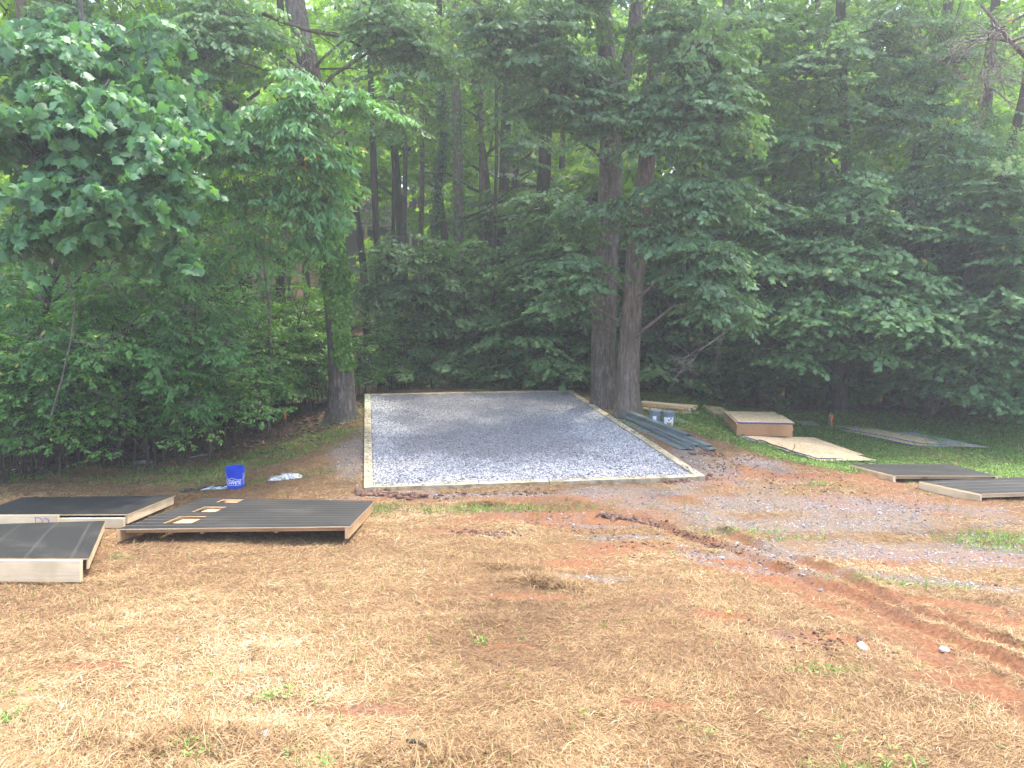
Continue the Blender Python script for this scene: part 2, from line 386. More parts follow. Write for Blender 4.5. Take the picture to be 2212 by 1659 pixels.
def mat_plain(name, col, rough=.5, metal=0.0, spec=.5, nz=.12, ns=8, bmp=0):
    m, t, b, o = newmat(name); n = noise(t, ns, 4, .6, coord(t, 'Object'))
    c = ramp(t, n, [(.3, tuple(q*(1-nz) for q in col)), (.7, tuple(min(1, q*(1+nz)) for q in col))])
    t.links.new(c, b.inputs['Base Color']); b.inputs['Roughness'].default_value = rough; b.inputs['Metallic'].default_value = metal
    b.inputs['Specular IOR Level'].default_value = spec
    if bmp: bump(t, b, n, bmp, .004)
    return m
M['blue_edge'] = mat_plain('blue_edge', (.02,.07,.36), .55)
M['blue_plastic'] = mat_plain('blue_plastic', (.010,.055,.50), .38, nz=.1)
M['white_print'] = mat_plain('white_print', (.8,.82,.85), .5, nz=.03)
M['steel'] = mat_plain('steel', (.31,.355,.36), .35, .6, nz=.35, ns=3)
M['grey_plastic'] = mat_plain('grey_plastic', (.16,.19,.21), .45, nz=.1)
M['dark_print'] = mat_plain('dark_print', (.12,.05,.04), .5)
M['gold_print'] = mat_plain('gold_print', (.38,.27,.1), .5)
M['blue_print'] = mat_plain('blue_print', (.1,.16,.35), .5)
M['orange_tape'] = mat_plain('orange_tape', (.95,.20,.04), .45)
M['wire'] = mat_plain('wire', (.55,.56,.57), .35, .8)
M['black_stuff'] = mat_plain('black_stuff', (.025,.025,.028), .6)
M['gate_steel'] = mat_plain('gate_steel', (.17,.2,.2), .5, .3)
M['ink'] = mat_plain('ink', (.10,.08,.42), .6, nz=0)
M['soil_in'] = mat_plain('soil_in', (.22,.13,.08), .9, nz=.3, ns=30)
M['roof_metal'] = mat_plain('roof_metal', (.45,.45,.43), .5, .2)
M['wall_dark'] = mat_plain('wall_dark', (.14,.15,.17), .8)
M['rock'] = mat_plain('rock', (.5,.46,.4), .8, nz=.35, ns=14)
M['yellow'] = mat_plain('yellow', (.75,.52,.06), .6)
M['scrap_blue'] = mat_plain('scrap_blue', (.50,.62,.66), .4)
def mat_panel(nm, axis, per, k):
    m, t, b, o = newmat(nm); uv = coord(t, 'UV')
    n = noise(t, 5, 5, .6, coord(t, 'UV', (1.5, 30, 1))); n2 = noise(t, 1.3, 4, .6, uv)
    col = ramp(t, n, [(.3, (.017,.017,.017)), (.7, (.030,.029,.028))])
    sp = nd(t, "ShaderNodeSeparateXYZ"); t.links.new(uv, sp.inputs[0])
    fr = maths(t, 'FRACT', maths(t, 'MULTIPLY', sp.outputs[axis], per))
    line = ramp(t, fr, [(0, (k,)*3), (.10, (0,)*3)])
    col = mixc(t, maths(t, 'MULTIPLY', line, maths(t, 'ADD', n2, .3), True), col, (.36,.34,.31))
    col = mixc(t, ramp(t, n2, [(.48, (0,)*3), (.8, (.9,)*3)]), col, (.075,.068,.06))
    n4 = noise(t, 55, 2, .5, uv); col = mixc(t, ramp(t, n4, [(.69, (0,)*3), (.73, (1,)*3)]), col, (.2,.17,.13))
    t.links.new(col, b.inputs['Base Color']); b.inputs['Roughness'].default_value = .5; b.inputs['Specular IOR Level'].default_value = .35
    bump(t, b, n, .2, .002); return m
M['panel'] = mat_panel('black_sheathing', 1, 5.5, 1.0)
M['panel_y'] = mat_panel('black_sheathing_across', 0, 2.4, .12)
def mat_bag():
    m, t, b, o = newmat('clear_bag'); n = noise(t, 28, 4, .6, coord(t, 'Object'))
    t.links.new(ramp(t, n, [(.35, (.22,.225,.22)), (.5, (.34,.35,.35)), (.62, (.6,.62,.62))]), b.inputs['Base Color'])
    b.inputs['Roughness'].default_value = .22; b.inputs['Specular IOR Level'].default_value = .7; bump(t, b, n, .8, .02); return m
M['bag'] = mat_bag()
def mat_stone(name, stops):
    m, t, b, o = newmat(name)
    t.links.new(ramp(t, attr(t, "tone"), stops), b.inputs['Base Color']); b.inputs['Roughness'].default_value = .8; return m
M['stone'] = mat_stone('stone', [(0, (.085,.082,.082)), (.35, (.155,.15,.152)), (.7, (.28,.275,.28)), (1, (.47,.47,.475))])
M['stone_red'] = mat_stone('stone_red', [(0, (.20,.15,.13)), (.5, (.38,.31,.28)), (1, (.66,.61,.58))])
M['clod'] = mat_stone('clod', [(0, (.055,.03,.018)), (.5, (.12,.06,.036)), (1, (.24,.13,.08))])
def mat_ground():
    m, t, b, o = newmat('ground'); c = coord(t, 'Object')
    nA = noise(t, 1.3, 6, .65, c); nB = noise(t, 34, 6, .78, c); nC = noise(t, 90, 3, .7, c)
    straw = ramp(t, nB, [(.3, (.10,.056,.029)), (.5, (.19,.115,.06)), (.7, (.29,.19,.10))])
    red = ramp(t, nB, [(.3, (.11,.055,.032)), (.5, (.22,.102,.052)), (.7, (.32,.17,.095))])
    dirt = ramp(t, nB, [(.3, (.10,.06,.04)), (.55, (.19,.12,.085)), (.75, (.27,.19,.14))])
    red = mixc(t, ramp(t, nA, [(.50, (0,)*3), (.66, (1,)*3)]), red, dirt)
    col = mixc(t, attr(t, 'red'), straw, red)
    grv = ramp(t, nC, [(.35, (.09,.078,.07)), (.5, (.20,.18,.165)), (.65, (.36,.34,.32))])
    gm = maths(t, 'MULTIPLY', attr(t, 'gravel'), ramp(t, nB, [(.38, (.1,)*3), (.62, (.9,)*3)]), True)
    col = mixc(t, gm, col, grv)
    grn = ramp(t, nB, [(.3, (.06,.06,.025)), (.6, (.13,.12,.055)), (.8, (.24,.19,.10))])
    col = mixc(t, maths(t, 'MULTIPLY', attr(t, 'green'), .7), col, grn)
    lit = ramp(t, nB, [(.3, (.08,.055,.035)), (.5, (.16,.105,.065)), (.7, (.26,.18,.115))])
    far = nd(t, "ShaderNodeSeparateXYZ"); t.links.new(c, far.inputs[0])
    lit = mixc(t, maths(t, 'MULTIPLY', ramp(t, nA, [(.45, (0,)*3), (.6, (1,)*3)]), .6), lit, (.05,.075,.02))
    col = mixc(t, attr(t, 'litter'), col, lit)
    t.links.new(col, b.inputs['Base Color']); b.inputs['Roughness'].default_value = .95; b.inputs['Specular IOR Level'].default_value = .1
    bump(t, b, nB, .8, .03); return m
M['ground'] = mat_ground()

# ------------------------------------------------------------------ ground sheet
def axis(segs):
    r = []
    for a, b, s in segs: r.append(np.arange(a, b-1e-6, s))
    r.append([segs[-1][1]]); return np.concatenate(r)
ax = axis([(-220,-60,10), (-60,-20,2), (-20,-9,.4), (-9,-6,.12), (-6,.9,.055), (.9,6,.035), (6,9,.055), (9,14,.2), (14,30,1), (30,60,2), (60,220,10)])
ay = axis([(-60,-4,6), (-4,2.5,.6), (2.5,3.2,.055), (3.2,8.6,.035), (8.6,13,.055), (13,20,.12), (20,30,.4), (30,60,1.0), (60,110,2), (110,300,10)])
X, Y = np.meshgrid(ax, ay); Z = h(X, Y)
nx, ny = len(ax), len(ay)
i = np.arange(nx-1)[None, :]; j = np.arange(ny-1)[:, None]
Q = np.stack([j*nx+i, j*nx+i+1, (j+1)*nx+i+1, (j+1)*nx+i], -1).reshape(-1, 4)
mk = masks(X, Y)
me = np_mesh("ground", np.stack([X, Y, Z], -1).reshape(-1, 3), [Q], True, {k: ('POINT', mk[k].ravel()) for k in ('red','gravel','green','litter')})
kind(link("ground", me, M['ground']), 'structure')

# ------------------------------------------------------------------ leaves
def half(pts):
    """mirror a half outline (x>=0), first & last on the midrib, into two n-gons"""
    n = len(pts); L = [(-x, y) for x, y in pts[1:-1]]
    V = [(x, y, -.28*x*x*4*.5 - .12*y*y) for x, y in pts] + [(x, y, -.28*x*x*4*.5 - .12*y*y) for x, y in L]
    f1 = list(range(n)); f2 = [0] + list(range(n, n+len(L))) + [n-1]
    return np.array(V), np.array([f1, f2[::-1]])
LEAF = {
 'oval': half([(0,0), (.22,.3), (.2,.62), (0,1)]),
 'narrow': half([(0,0), (.15,.25), (.16,.55), (0,1)]),
 'oak': half([(0,0), (.1,.2), (.3,.3), (.14,.44), (.38,.62), (.17,.72), (.2,.9), (0,1)]),
 'maple': half([(0,.08), (.3,-.04), (.26,.16), (.56,.36), (.28,.46), (.34,.74), (.14,.68), (0,1)]),
 'tulip': half([(0,.02), (.26,-.02), (.5,.12), (.46,.34), (.32,.44), (.42,.78), (.2,.74), (0,.84)]),
}
def nrm(a): return a/(np.linalg.norm(a, axis=-1, keepdims=True)+1e-9)
def leaf_arrays(Pp, D, N, s, kindname):
    tv, tf = LEAF[kindname]
    D = nrm(D); Sd = nrm(np.cross(D, N)); Nn = np.cross(Sd, D)
    V = Pp[:, None, :] + s[:, None, None]*(Sd[:, None, :]*tv[None, :, 0:1] + D[:, None, :]*tv[None, :, 1:2] + Nn[:, None, :]*tv[None, :, 2:3])
    k = len(tv); base = np.arange(len(Pp))[:, None, None]*k
    Fc = (base + tf[None]).reshape(-1, tf.shape[1])
    return V.reshape(-1, 3), Fc
def sprays(r, blobs, size, K=7, m=9, sl=.8, droop=.25, flat=.18, tilt=.35, shell=.45):
    """blobs: (c, (rx,ry,rz), n).  returns leaf pos, dir, normal, size, tone and the spray axes"""
    C = []; O = []
    for c, rad, n in blobs:
        n = int(n)
        if n < 1: continue
        v = nrm(r.normal(size=(n, 3))); q = r.random((n, 1))**shell*(1+.28*np.abs(r.normal(size=(n, 1))))
        p = v*q; C.append(np.array(c) + p*np.array(rad)); O.append(v*np.array([1, 1, .25]))
    C = np.concatenate(C); O = np.concatenate(O); n = len(C)
    az = np.arctan2(O[:, 1], O[:, 0]) + r.normal(size=n)*.7
    A = np.stack([np.cos(az), np.sin(az), -.12+r.normal(size=n)*flat - droop*.25], 1); A = nrm(A)
    U = np.array([[0, 0, 1.]]) + r.normal(size=(n, 3))*tilt*.5; Sd = nrm(np.cross(A, U)); U = np.cross(Sd, A)
    L = sl*(.6+.8*r.random(n))
    st = C - A*(L*.5)[:, None]
    t0 = np.linspace(0, .8, K)[None, :] + r.random((n, K))*.1
    side = np.where(np.arange(K) % 2 == 0, 1., -1.)[None, :]*(1+0*t0)
    th = side*(.75+.3*r.random((n, K))); th[:, -1] = 0
    TD = A[:, None, :]*np.cos(th)[..., None] + Sd[:, None, :]*np.sin(th)[..., None]
    TS = np.cross(U[:, None, :]+0*TD, TD)
    TP = st[:, None, :] + A[:, None, :]*(t0*L[:, None])[..., None]
    tl = L[:, None]*.5*(1.1-t0*.6)
    s_ = (np.arange(m)+.5)/m
    ls = np.where(np.arange(m) % 2 == 0, 1., -1.)
    LP = TP[:, :, None, :] + TD[:, :, None, :]*(tl[:, :, None]*s_[None, None, :])[..., None]
    LP = LP + np.array([0, 0, -1.])*(droop*.25*(s_**2)[None, None, :]*tl[:, :, None])[..., None]
    LD = TD[:, :, None, :]*.65 + TS[:, :, None, :]*(ls[None, None, :, None]*.8) + r.normal(size=(n, K, m, 3))*.22
    LD[..., 2] -= droop*(.6+.8*r.random((n, K, m)))
    LN = U[:, None, None, :] + r.normal(size=(n, K, m, 3))*tilt
    LN = LN + TS[:, :, None, :]*0
    sz = size*(.65+.6*r.random((n, K, m)))
    tn = np.clip(r.normal(size=(n, 1, 1))*.16 + .42 + r.normal(size=(n, K, m))*.14, 0, 1)
    tn = np.where(r.random((n, K, m)) > .992, 1.0, np.minimum(tn, .93))
    LD = LD.reshape(-1, 3); LN = LN.reshape(-1, 3)
    axes = np.stack([st, C, C+A*(L*.5)[:, None]], 1)
    return LP.reshape(-1, 3), LD, LN, sz.ravel(), tn.ravel(), axes
def crown_mesh(name, r, blobs, leaf, size, base=(0,0,0), **kw):
    p, d, n, s, tn, axs = sprays(r, blobs, size, **kw)
    V, Fc = leaf_arrays(p-np.array(base), d, n, s, leaf)
    return np_mesh(name, V, [Fc], False, {'tone': ('FACE', np.repeat(tn, 2))}), axs
def trunk_arrays(path, radii, sides=20, step=.14, flare=1.0, r=None, rough=.05, ground=None):
    path = np.asarray(path, float); radii = np.asarray(radii, float)
    seg = np.linalg.norm(np.diff(path, axis=0), axis=1); arc = np.concatenate([[0], np.cumsum(seg)])
    n = max(4, int(arc[-1]/step)); s = np.linspace(0, 1, n)**1.15*arc[-1]
    # smooth (Catmull-like) by interpolating then blurring
    Pp = np.stack([np.interp(s, arc, path[:, k]) for k in range(3)], 1)
    for _ in range(6): Pp[1:-1] = (Pp[:-2]+2*Pp[1:-1]+Pp[2:])/4
    rr = np.interp(s, arc, radii)
    hz = s
    fl = 1+flare*.55*np.exp(-hz/.28)
    ang = np.arange(sides)*2*np.pi/sides
    ph = random.random()*9
    lobes = 1 + flare*(.13*np.sin(ang*5+ph)+.09*np.sin(ang*3+ph*2))[None, :]*np.exp(-hz/.35)[:, None]
    rad = (rr*fl)[:, None]*lobes*(1+(vn(np.arange(sides)[None, :]*1.3+0*s[:, None], s[:, None]*1.1+ph, 1.0, 4)-.5)*2*rough
          + (vn(np.arange(sides)[None, :]*7.7+0*s[:, None], s[:, None]*9, 1.0, 6)-.5)*rough)
    V = Pp[:, None, :] + np.stack([np.cos(ang)[None, :]*rad, np.sin(ang)[None, :]*rad, 0*rad], -1)
    V = V.reshape(-1, 3)
    i = np.arange(n-1)[:, None]; j = np.arange(sides)[None, :]; j2 = (j+1) % sides
    Q = np.stack([i*sides+j, i*sides+j2, (i+1)*sides+j2, (i+1)*sides+j], -1).reshape(-1, 4)
    return V, Q, Pp
def merge(parts):
    V = []; Q = []; n = 0
    for v, q in parts: V.append(v); Q.append(q+n); n += len(v)
    return np.concatenate(V), np.concatenate(Q)
def limb_paths(r, tp, blobs, r0=.05, subs=5, axes=None):
    """limbs from the trunk polyline tp to each blob, then thin ones to some sprays"""
    parts = []
    pa = []; ra = []
    for c, rad, n in blobs:
        c = np.array(c, float)
        d = np.hypot(tp[:, 0]-c[0], tp[:, 1]-c[1])
        zt = c[2]-.35*d.min()-.2
        k = int(np.argmin(np.abs(tp[:, 2]-zt))); a = tp[k]
        mid = (a+c)/2 + np.array([0, 0, .12*np.linalg.norm(c-a)]) + r.normal(size=3)*.1
        e = c + r.normal(size=3)*np.array(rad)*.3
        pa.append([a, a*.6+mid*.4+r.normal(size=3)*.05, mid, mid*.45+c*.55+r.normal(size=3)*.06, c, e]); L = np.linalg.norm(c-a)
        q = min(r0, .012+.014*L); ra.append([q, q*.8, q*.62, q*.45, q*.3, q*.12])
    if pa: parts.append(tubes(np.array(pa), np.array(ra), 6))
    if axes is not None and len(axes):
        cs = np.array([b[0] for b in blobs]); m = axes[:, 0, :]
        k = np.argmin(((m[:, None, :]-cs[None])**2).sum(2), 1)
        s = cs[k] + r.normal(size=m.shape)*.15
        q = np.stack([s, (s+m)/2+r.normal(size=m.shape)*.06+np.array([0,0,.04]), m, axes[:, 1], axes[:, 2]], 1)
        rr = np.tile(np.array([.011, .008, .006, .004, .002]), (len(q), 1))
        parts.append(tubes(q, rr, 3))
    return parts
def build_tree(name, label, path, radii, blobs, leaf, lmat, size, bark, seed, group=None, cat='tree', flare=1.0, limbs=True, lr=.05, r_kw=None, trunk_sides=20, extra=None, twigs=True):
    r = np.random.default_rng(seed)
    path = np.array(path, float)
    gz = float(h(path[0][0], path[0][1])); base = np.array([path[0][0], path[0][1], gz]); path[0][2] = gz-.15
    t = thing(name, label, cat, tuple(base), 0, group)
    axs = None
    if blobs:
        me, axs = crown_mesh("crown", r, blobs, leaf, size, base, **(r_kw or {}))
        link("crown", me, lmat, t)
    v, q, tp = trunk_arrays(path, radii, trunk_sides, flare=flare)
    parts = [(v, q)]
    if limbs and blobs: parts += limb_paths(r, tp, blobs, lr, axes=axs if twigs else None)
    if extra: parts += extra
    V, Q = merge(parts)
    link("trunk", np_mesh("trunk", V-base, [Q], True), M[bark], t)
    return t, tp
def PB(px, py, Y, rp, rz=None, n=30, ry=None):
    """blob: centre pixel at depth Y, radius in pixels"""
    c = P(px, py, Y); s = np.linalg.norm(c-np.array([0, 0, CH]))/F
    rx = max(.12, rp*s-.28); return (c, (rx, rx*.9 if ry is None else ry, max(.10, (rz*s if rz else rx*.7)*1.15-.08)), n*.62)

# ------------------------------------------------------------------ gravel pad with timber border
def padpt(a, b, z=0.0): q = cx0+ex*a+ey*b; return np.array([q[0], q[1], z])
TW, TH = .135, .16
pad = thing("timber_border", "rectangular border of pale timbers holding the bed of grey gravel", "timber frame", tuple(padpt(-PW/2, -PL/2, -.1)), 0)
def pad_piece(a, b, mat='timber', dz=0, label=None):
    mb = MB(); o = np.array(pad.location)
    mb.box(np.array(a)-o+np.array([0,0,dz-TH/2]), np.array(b)-o+np.array([0,0,dz-TH/2]), TW, TH)
    mb.build("timber", M[mat], pad, label=label, bevel=.006)
hw, hl = PW/2-TW/2, PL/2-TW/2; gp = .004
bs = [-PL/2, -PL*.27, -PL*.02, PL*.25, PL/2]
for k in range(4):
    pad_piece(padpt(-hw, bs[k]+gp), padpt(-hw, bs[k+1]-gp), 'timber_green' if k == 3 else 'timber', [0, .004, 0, .005][k], "greenish weathered timber" if k == 3 else None)
for lo, hi in ((-PL/2, -.1*PL), (-.1*PL, PL/2)): pad_piece(padpt(hw, lo+gp), padpt(hw, hi-gp), 'timber')
i1 = PW/2-TW-.002
pad_piece(padpt(-i1, -hl), padpt(.03*PW, -hl-.01)); pad_piece(padpt(.03*PW+.01, -hl-.02), padpt(i1, -hl))
pad_piece(padpt(-i1, hl), padpt(.02*PW, hl)); pad_piece(padpt(.02*PW+.01, hl), padpt(i1, hl))

ICO_V = nrm(np.array([(0,0,1),(.9,0,.3),(.28,.86,.3),(-.73,.53,.3),(-.73,-.53,.3),(.28,-.86,.3),(.73,.53,-.4),(-.28,.86,-.4),(-.9,0,-.4),(-.28,-.86,-.4),(.73,-.53,-.4)]))
ICO_F = np.array([(0,1,2),(0,2,3),(0,3,4),(0,4,5),(0,5,1),(1,6,2),(2,7,3),(3,8,4),(4,9,5),(5,10,1),(6,7,2),(7,8,3),(8,9,4),(9,10,5),(10,6,1)])
def stones(name, pos, size, tone, mat, squash=.62, rough=.28):
    n = len(pos); r = rng
    q = ICO_V[None]*(1+r.normal(size=(n, 11, 1))*rough)
    q = q*np.stack([1+r.random(n)*.5, .7+r.random(n)*.4, squash*(.7+r.random(n)*.6)], 1)[:, None, :]
    a = r.random(n)*6.283; c, s = np.cos(a), np.sin(a)
    tl = r.normal(size=n)*.45
    x = q[..., 0]; y = q[..., 1]; z = q[..., 2]
    y, z = y*np.cos(tl)[:, None]-z*np.sin(tl)[:, None], y*np.sin(tl)[:, None]+z*np.cos(tl)[:, None]
    x, y = x*c[:, None]-y*s[:, None], x*s[:, None]+y*c[:, None]
    V = np.stack([x, y, z], -1)*size[:, None, None] + pos[:, None, :]
    Fc = (np.arange(n)[:, None, None]*11 + ICO_F[None]).reshape(-1, 3)
    return V.reshape(-1, 3), Fc, np.repeat(tone, len(ICO_F))
n = 88000
a = (rng.random(n)-.5)*(PW-2*TW-.02); b = (rng.random(n)-.5)*(PL-2*TW-.02)
u = a/PW+.5; v = b/PL+.5
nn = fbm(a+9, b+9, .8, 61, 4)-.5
pale_margin = np.maximum(sst(.36, .12, v+nn*.5+(u-.5)*0.0), np.maximum(sst(.2, .05, u+nn*.25), sst(.66, .92, u+nn*.35)*sst(.85, .45, v)))  # stones paler along the near end and both sides, darker in the middle
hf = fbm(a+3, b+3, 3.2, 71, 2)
pale_margin = np.clip(pale_margin*(.55+.8*hf)*1.15, 0, 1)
tone = np.clip(.50+.06*v + pale_margin*.27 + rng.normal(size=n)*(.11+.13*pale_margin), 0, 1)
z = -.036 + .02*(fbm(a, b, 1.2, 3)-.5) + rng.random(n)*.012
pos = cx0[None]+a[:, None]*ex+b[:, None]*ey
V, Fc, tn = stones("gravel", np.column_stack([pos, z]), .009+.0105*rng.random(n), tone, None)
ns_ = 420; q_ = rng.random(ns_)*2-1; e_ = rng.integers(0, 4, ns_); o_ = (rng.random(ns_)-.5)*(TW-.02)
a2 = np.where(e_ == 0, -hw+o_, np.where(e_ == 1, hw+o_, q_*hw)); b2 = np.where(e_ < 2, q_*hl, -hl+o_)
V2, F2, t2 = stones('s', np.column_stack([cx0[None]+a2[:, None]*ex+b2[:, None]*ey, np.full(ns_, .010)]), .006+.008*rng.random(ns_), np.clip(.5+.2*rng.normal(size=ns_), 0, 1), None)
Fc = np.concatenate([Fc, F2+len(V)]); V = np.concatenate([V, V2]); tn = np.concatenate([tn, t2])
bedV = np.array([padpt(*q) for q in ((-i1, -PL/2+TW+.002, -.045), (i1, -PL/2+TW+.002, -.045), (i1, PL/2-TW-.002, -.045), (-i1, PL/2-TW-.002, -.045))])
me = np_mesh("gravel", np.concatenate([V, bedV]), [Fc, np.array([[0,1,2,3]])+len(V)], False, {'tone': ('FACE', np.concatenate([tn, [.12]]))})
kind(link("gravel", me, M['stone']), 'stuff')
def scatter(n, x0, x1, y0, y1, fn, r=rng):
    x = x0+(x1-x0)*r.random(n); y = y0+(y1-y0)*r.random(n)
    mk = masks(x, y); p = fn(mk, x, y); k = (r.random(n) < p) & (inpad(x, y) > .01)
    return x[k], y[k], {a_: b_[k] for a_, b_ in mk.items()}
# spilled gravel around the pad
x, y, mk = scatter(230000, -4.5, 9, 4.2, 19, lambda m, x, y: np.clip(m['gravel']*(fbm(x, y, 2.2, 5)*1.5-.25), 0, 1)*.8+.02*sst(12, 9, y)*(np.abs(x-2) < 4)*(y > 5.2)*m['red'])
zz = h(x, y)
s = .005+.010*rng.random(len(x))**2
tone = np.clip(.30+.35*fbm(x, y, 1.1, 8)+rng.normal(size=len(x))*.2, 0, 1)
V, Fc, tn = stones("g", np.column_stack([x, y, zz+s*.3]), s, tone, None)
kind(link("spilled_gravel", np_mesh("spilled_gravel", V, [Fc], False, {'tone': ('FACE', tn)}), M['stone']), 'stuff')
# red-brown clods of soil
pts = []
def clods(px0, py0, px1, py1, n, spread, smin, smax):
    a = G(px0, py0)[:2]; b = G(px1, py1)[:2]; t = rng.random(n)[:, None]
    p = a+(b-a)*t+rng.normal(size=(n, 2))*spread; q = smin+(smax-smin)*rng.random(n)**2.5
    pts.append(np.column_stack([p, q]))
clods(1300,1112,1410,1128,420,.045,.01,.045); clods(1400,1125,1600,1190,300,.05,.006,.02); clods(1600,1190,2000,1350,200,.10,.003,.011)
clods(770,1062,900,1072,260,.05,.01,.05); clods(900,1072,1200,1062,160,.07,.008,.03); clods(1440,1040,1525,1030,260,.06,.01,.045)
clods(1525,1020,1640,985,160,.18,.006,.028); clods(1000,1150,1110,1160,160,.08,.008,.03); clods(1180,1115,1500,1200,260,.25,.006,.02)
clods(1630,1210,1740,1240,60,.05,.004,.014); clods(1500,978,1560,985,30,.1,.01,.04); clods(590,985,760,900,70,.3,.006,.03)
clods(1700,1380,1880,1400,120,.15,.005,.02); clods(1480,990,2000,1100,400,.5,.006,.022)
p = np.concatenate(pts); p = p[inpad(p[:, 0], p[:, 1]) > .01]
V, Fc, tn = stones("c", np.column_stack([p[:, 0], p[:, 1], h(p[:, 0], p[:, 1])+p[:, 2]*.35]), p[:, 2], np.clip(rng.normal(size=len(p))*.22+.4, 0, 1), None, .75, .3)
kind(link("soil_clods", np_mesh("soil_clods", V, [Fc], False, {'tone': ('FACE', tn)}), M['clod']), 'stuff')

# ------------------------------------------------------------------ text strokes
def text_outline(body, size, extrude=0.0, bold=0.0):
    c = bpy.data.curves.new("t", 'FONT'); c.body = body; c.size = size; c.offset = bold; c.align_x = 'CENTER'; c.resolution_u = 3
    o = bpy.data.objects.new("t", c); COL.objects.link(o); bpy.context.view_layer.update()
    me = bpy.data.meshes.new_from_object(o.evaluated_get(bpy.context.evaluated_depsgraph_get()))
    V = [tuple(v.co) for v in me.vertices]; Fs = [list(p.vertices) for p in me.polygons]
    bpy.data.objects.remove(o); bpy.data.curves.remove(c); bpy.data.meshes.remove(me); return V, Fs
def lathe(mb, prof, seg=40):
    V = []; Fs = []
    for k, (r_, z_) in enumerate(prof):
        for s_ in range(seg):
            a = 2*math.pi*s_/seg; V.append((r_*math.cos(a), r_*math.sin(a), z_))
    for k in range(len(prof)-1):
        for s_ in range(seg):
            t_ = (s_+1) % seg; Fs.append([k*seg+s_, k*seg+t_, (k+1)*seg+t_, (k+1)*seg+s_])
    mb.add(V, Fs)
def tube_path(mb, pts, rad, sides=6):
    pts = np.array(pts, float)
    V, Q = tubes(pts[None], np.full((1, len(pts)), rad) if np.isscalar(rad) else np.array(rad)[None], sides)
    k = len(pts); Fs = [list(map(int, q)) for q in Q] + [list(range(sides))[::-1], list(range((k-1)*sides, k*sides))]
    mb.add(V, Fs)
def wrap(V, Rr, a0, zc, e=.0012, taper=0.0):
    out = []
    for x, y, z in V:
        rr = Rr + taper*(y+zc)+e; a = a0 + x/Rr; out.append((rr*math.cos(a), rr*math.sin(a), zc+y))
    return out
# ------------------------------------------------------------------ blue bucket
def bucket_body(H_=.37, R0=.136, R1=.147, lid=False):
    pr = [(0, .001), (R0-.006, .001), (R0, .006), (R0+(R1-R0)*.75, H_*.77), (R0+(R1-R0)*.76, H_*.78), (R1+.007, H_*.785), (R1+.008, H_*.83), (R1-.002, H_*.835),
          (R1-.002, H_*.86), (R1+.005, H_*.865), (R1+.005, H_*.885), (R1-.001, H_*.89), (R1-.001, H_*.915), (R1+.005, H_*.92), (R1+.005, H_*.935), (R1, H_*.94), (R1, H_*.975), (R1+.005, H_*.985), (R1+.005, H_)]
    if lid: pr += [(R1+.009, H_), (R1+.010, H_+.012), (R1+.002, H_+.017), (R1-.008, H_+.016), (R1-.012, H_+.008), (0, H_+.008)]
    else: pr += [(R1-.002, H_), (R1-.004, H_*.9), (R0-.004, .04), (0, .04)]
    mb = MB(); lathe(mb, pr); return mb
def handle_mb(R1, z0, drop, rot, H_=.37):
    mb = MB(); pts = []
    for k in range(19):
        t_ = math.pi*k/18; a = rot - math.pi/2 + t_ ; rr = R1+.012+.008*math.sin(t_)
        pts.append((rr*math.cos(a), rr*math.sin(a), z0-drop*math.sin(t_)**1.2))
    tube_path(mb, pts, .0022, 5); return mb
bp = G(510, 1056); 
face = math.atan2(-bp[1], -bp[0])
bk = thing("bucket", "bright blue open plastic bucket with white store logo standing on the grass", "bucket", (bp[0], bp[1], h(bp[0], bp[1])-.005), 0)
bk.rotation_euler = (R(0), R(0), 0)
bucket_body().build("bucket_body", M['blue_plastic'], bk, smooth=False)
bk.scale = (.95,.95,.95)
mb = MB(); mb.add([(0.135*math.cos(a), .135*math.sin(a), .12) for a in np.linspace(0, 6.283, 24, endpoint=False)], [list(range(24))]); mb.build("soil_inside", M['soil_in'], bk)
a0 = face-R(22); tp_ = (.147-.136)/.37
lg = MB()
V, Fs = text_outline("LOWE'S", .074, bold=.0022)
V = [(x*.98-.006, y-.0, z) for x, y, z in V]
lg.add(wrap(V, .136, a0, .118, taper=tp_), Fs)
def strip(mb, pts, wd, Rr, a0, zc):
    for (x0, y0), (x1, y1) in zip(pts[:-1], pts[1:]):
        L = math.hypot(x1-x0, y1-y0); nx_, ny_ = -(y1-y0)/L*wd/2, (x1-x0)/L*wd/2; dx, dy = (x1-x0)/L*wd/2, (y1-y0)/L*wd/2
        x0_, y0_, x1_, y1_ = x0-dx, y0-dy, x1+dx, y1+dy; K = max(1, int(L/.012))
        vs = []
        for k in range(K+1):
            f_ = k/K; xx, yy = x0_+(x1_-x0_)*f_, y0_+(y1_-y0_)*f_
            vs += [(xx+nx_, yy+ny_, 0), (xx-nx_, yy-ny_, 0)]
        mb.add(wrap(vs, Rr, a0, zc, .0014, tp_), [[2*k, 2*k+1, 2*k+3, 2*k+2] for k in range(K)])
strip(lg, [(-.128,-.018),(-.128,.068),(-.088,.068),(-.002,.108),(.088,.068),(.132,.068),(.132,-.018),(-.128,-.018)], .0065, .136, a0, .118)
strip(lg, [(-.07,.064),(.03,.064)], .008, .136, a0, .118)
lg.build("logo_print", M['white_print'], bk, weld=False)
mb = MB()
for k in range(9):
    z_ = .10+.022*k; strip(mb, [(.0, 0), (.028+.01*(k % 3), 0)], .006, .136, face+R(52), z_)
mb.build("side_print", M['white_print'], bk, weld=False)
handle_mb(.148, .30, .13, face+R(6)).build("handle", M['wire'], bk)

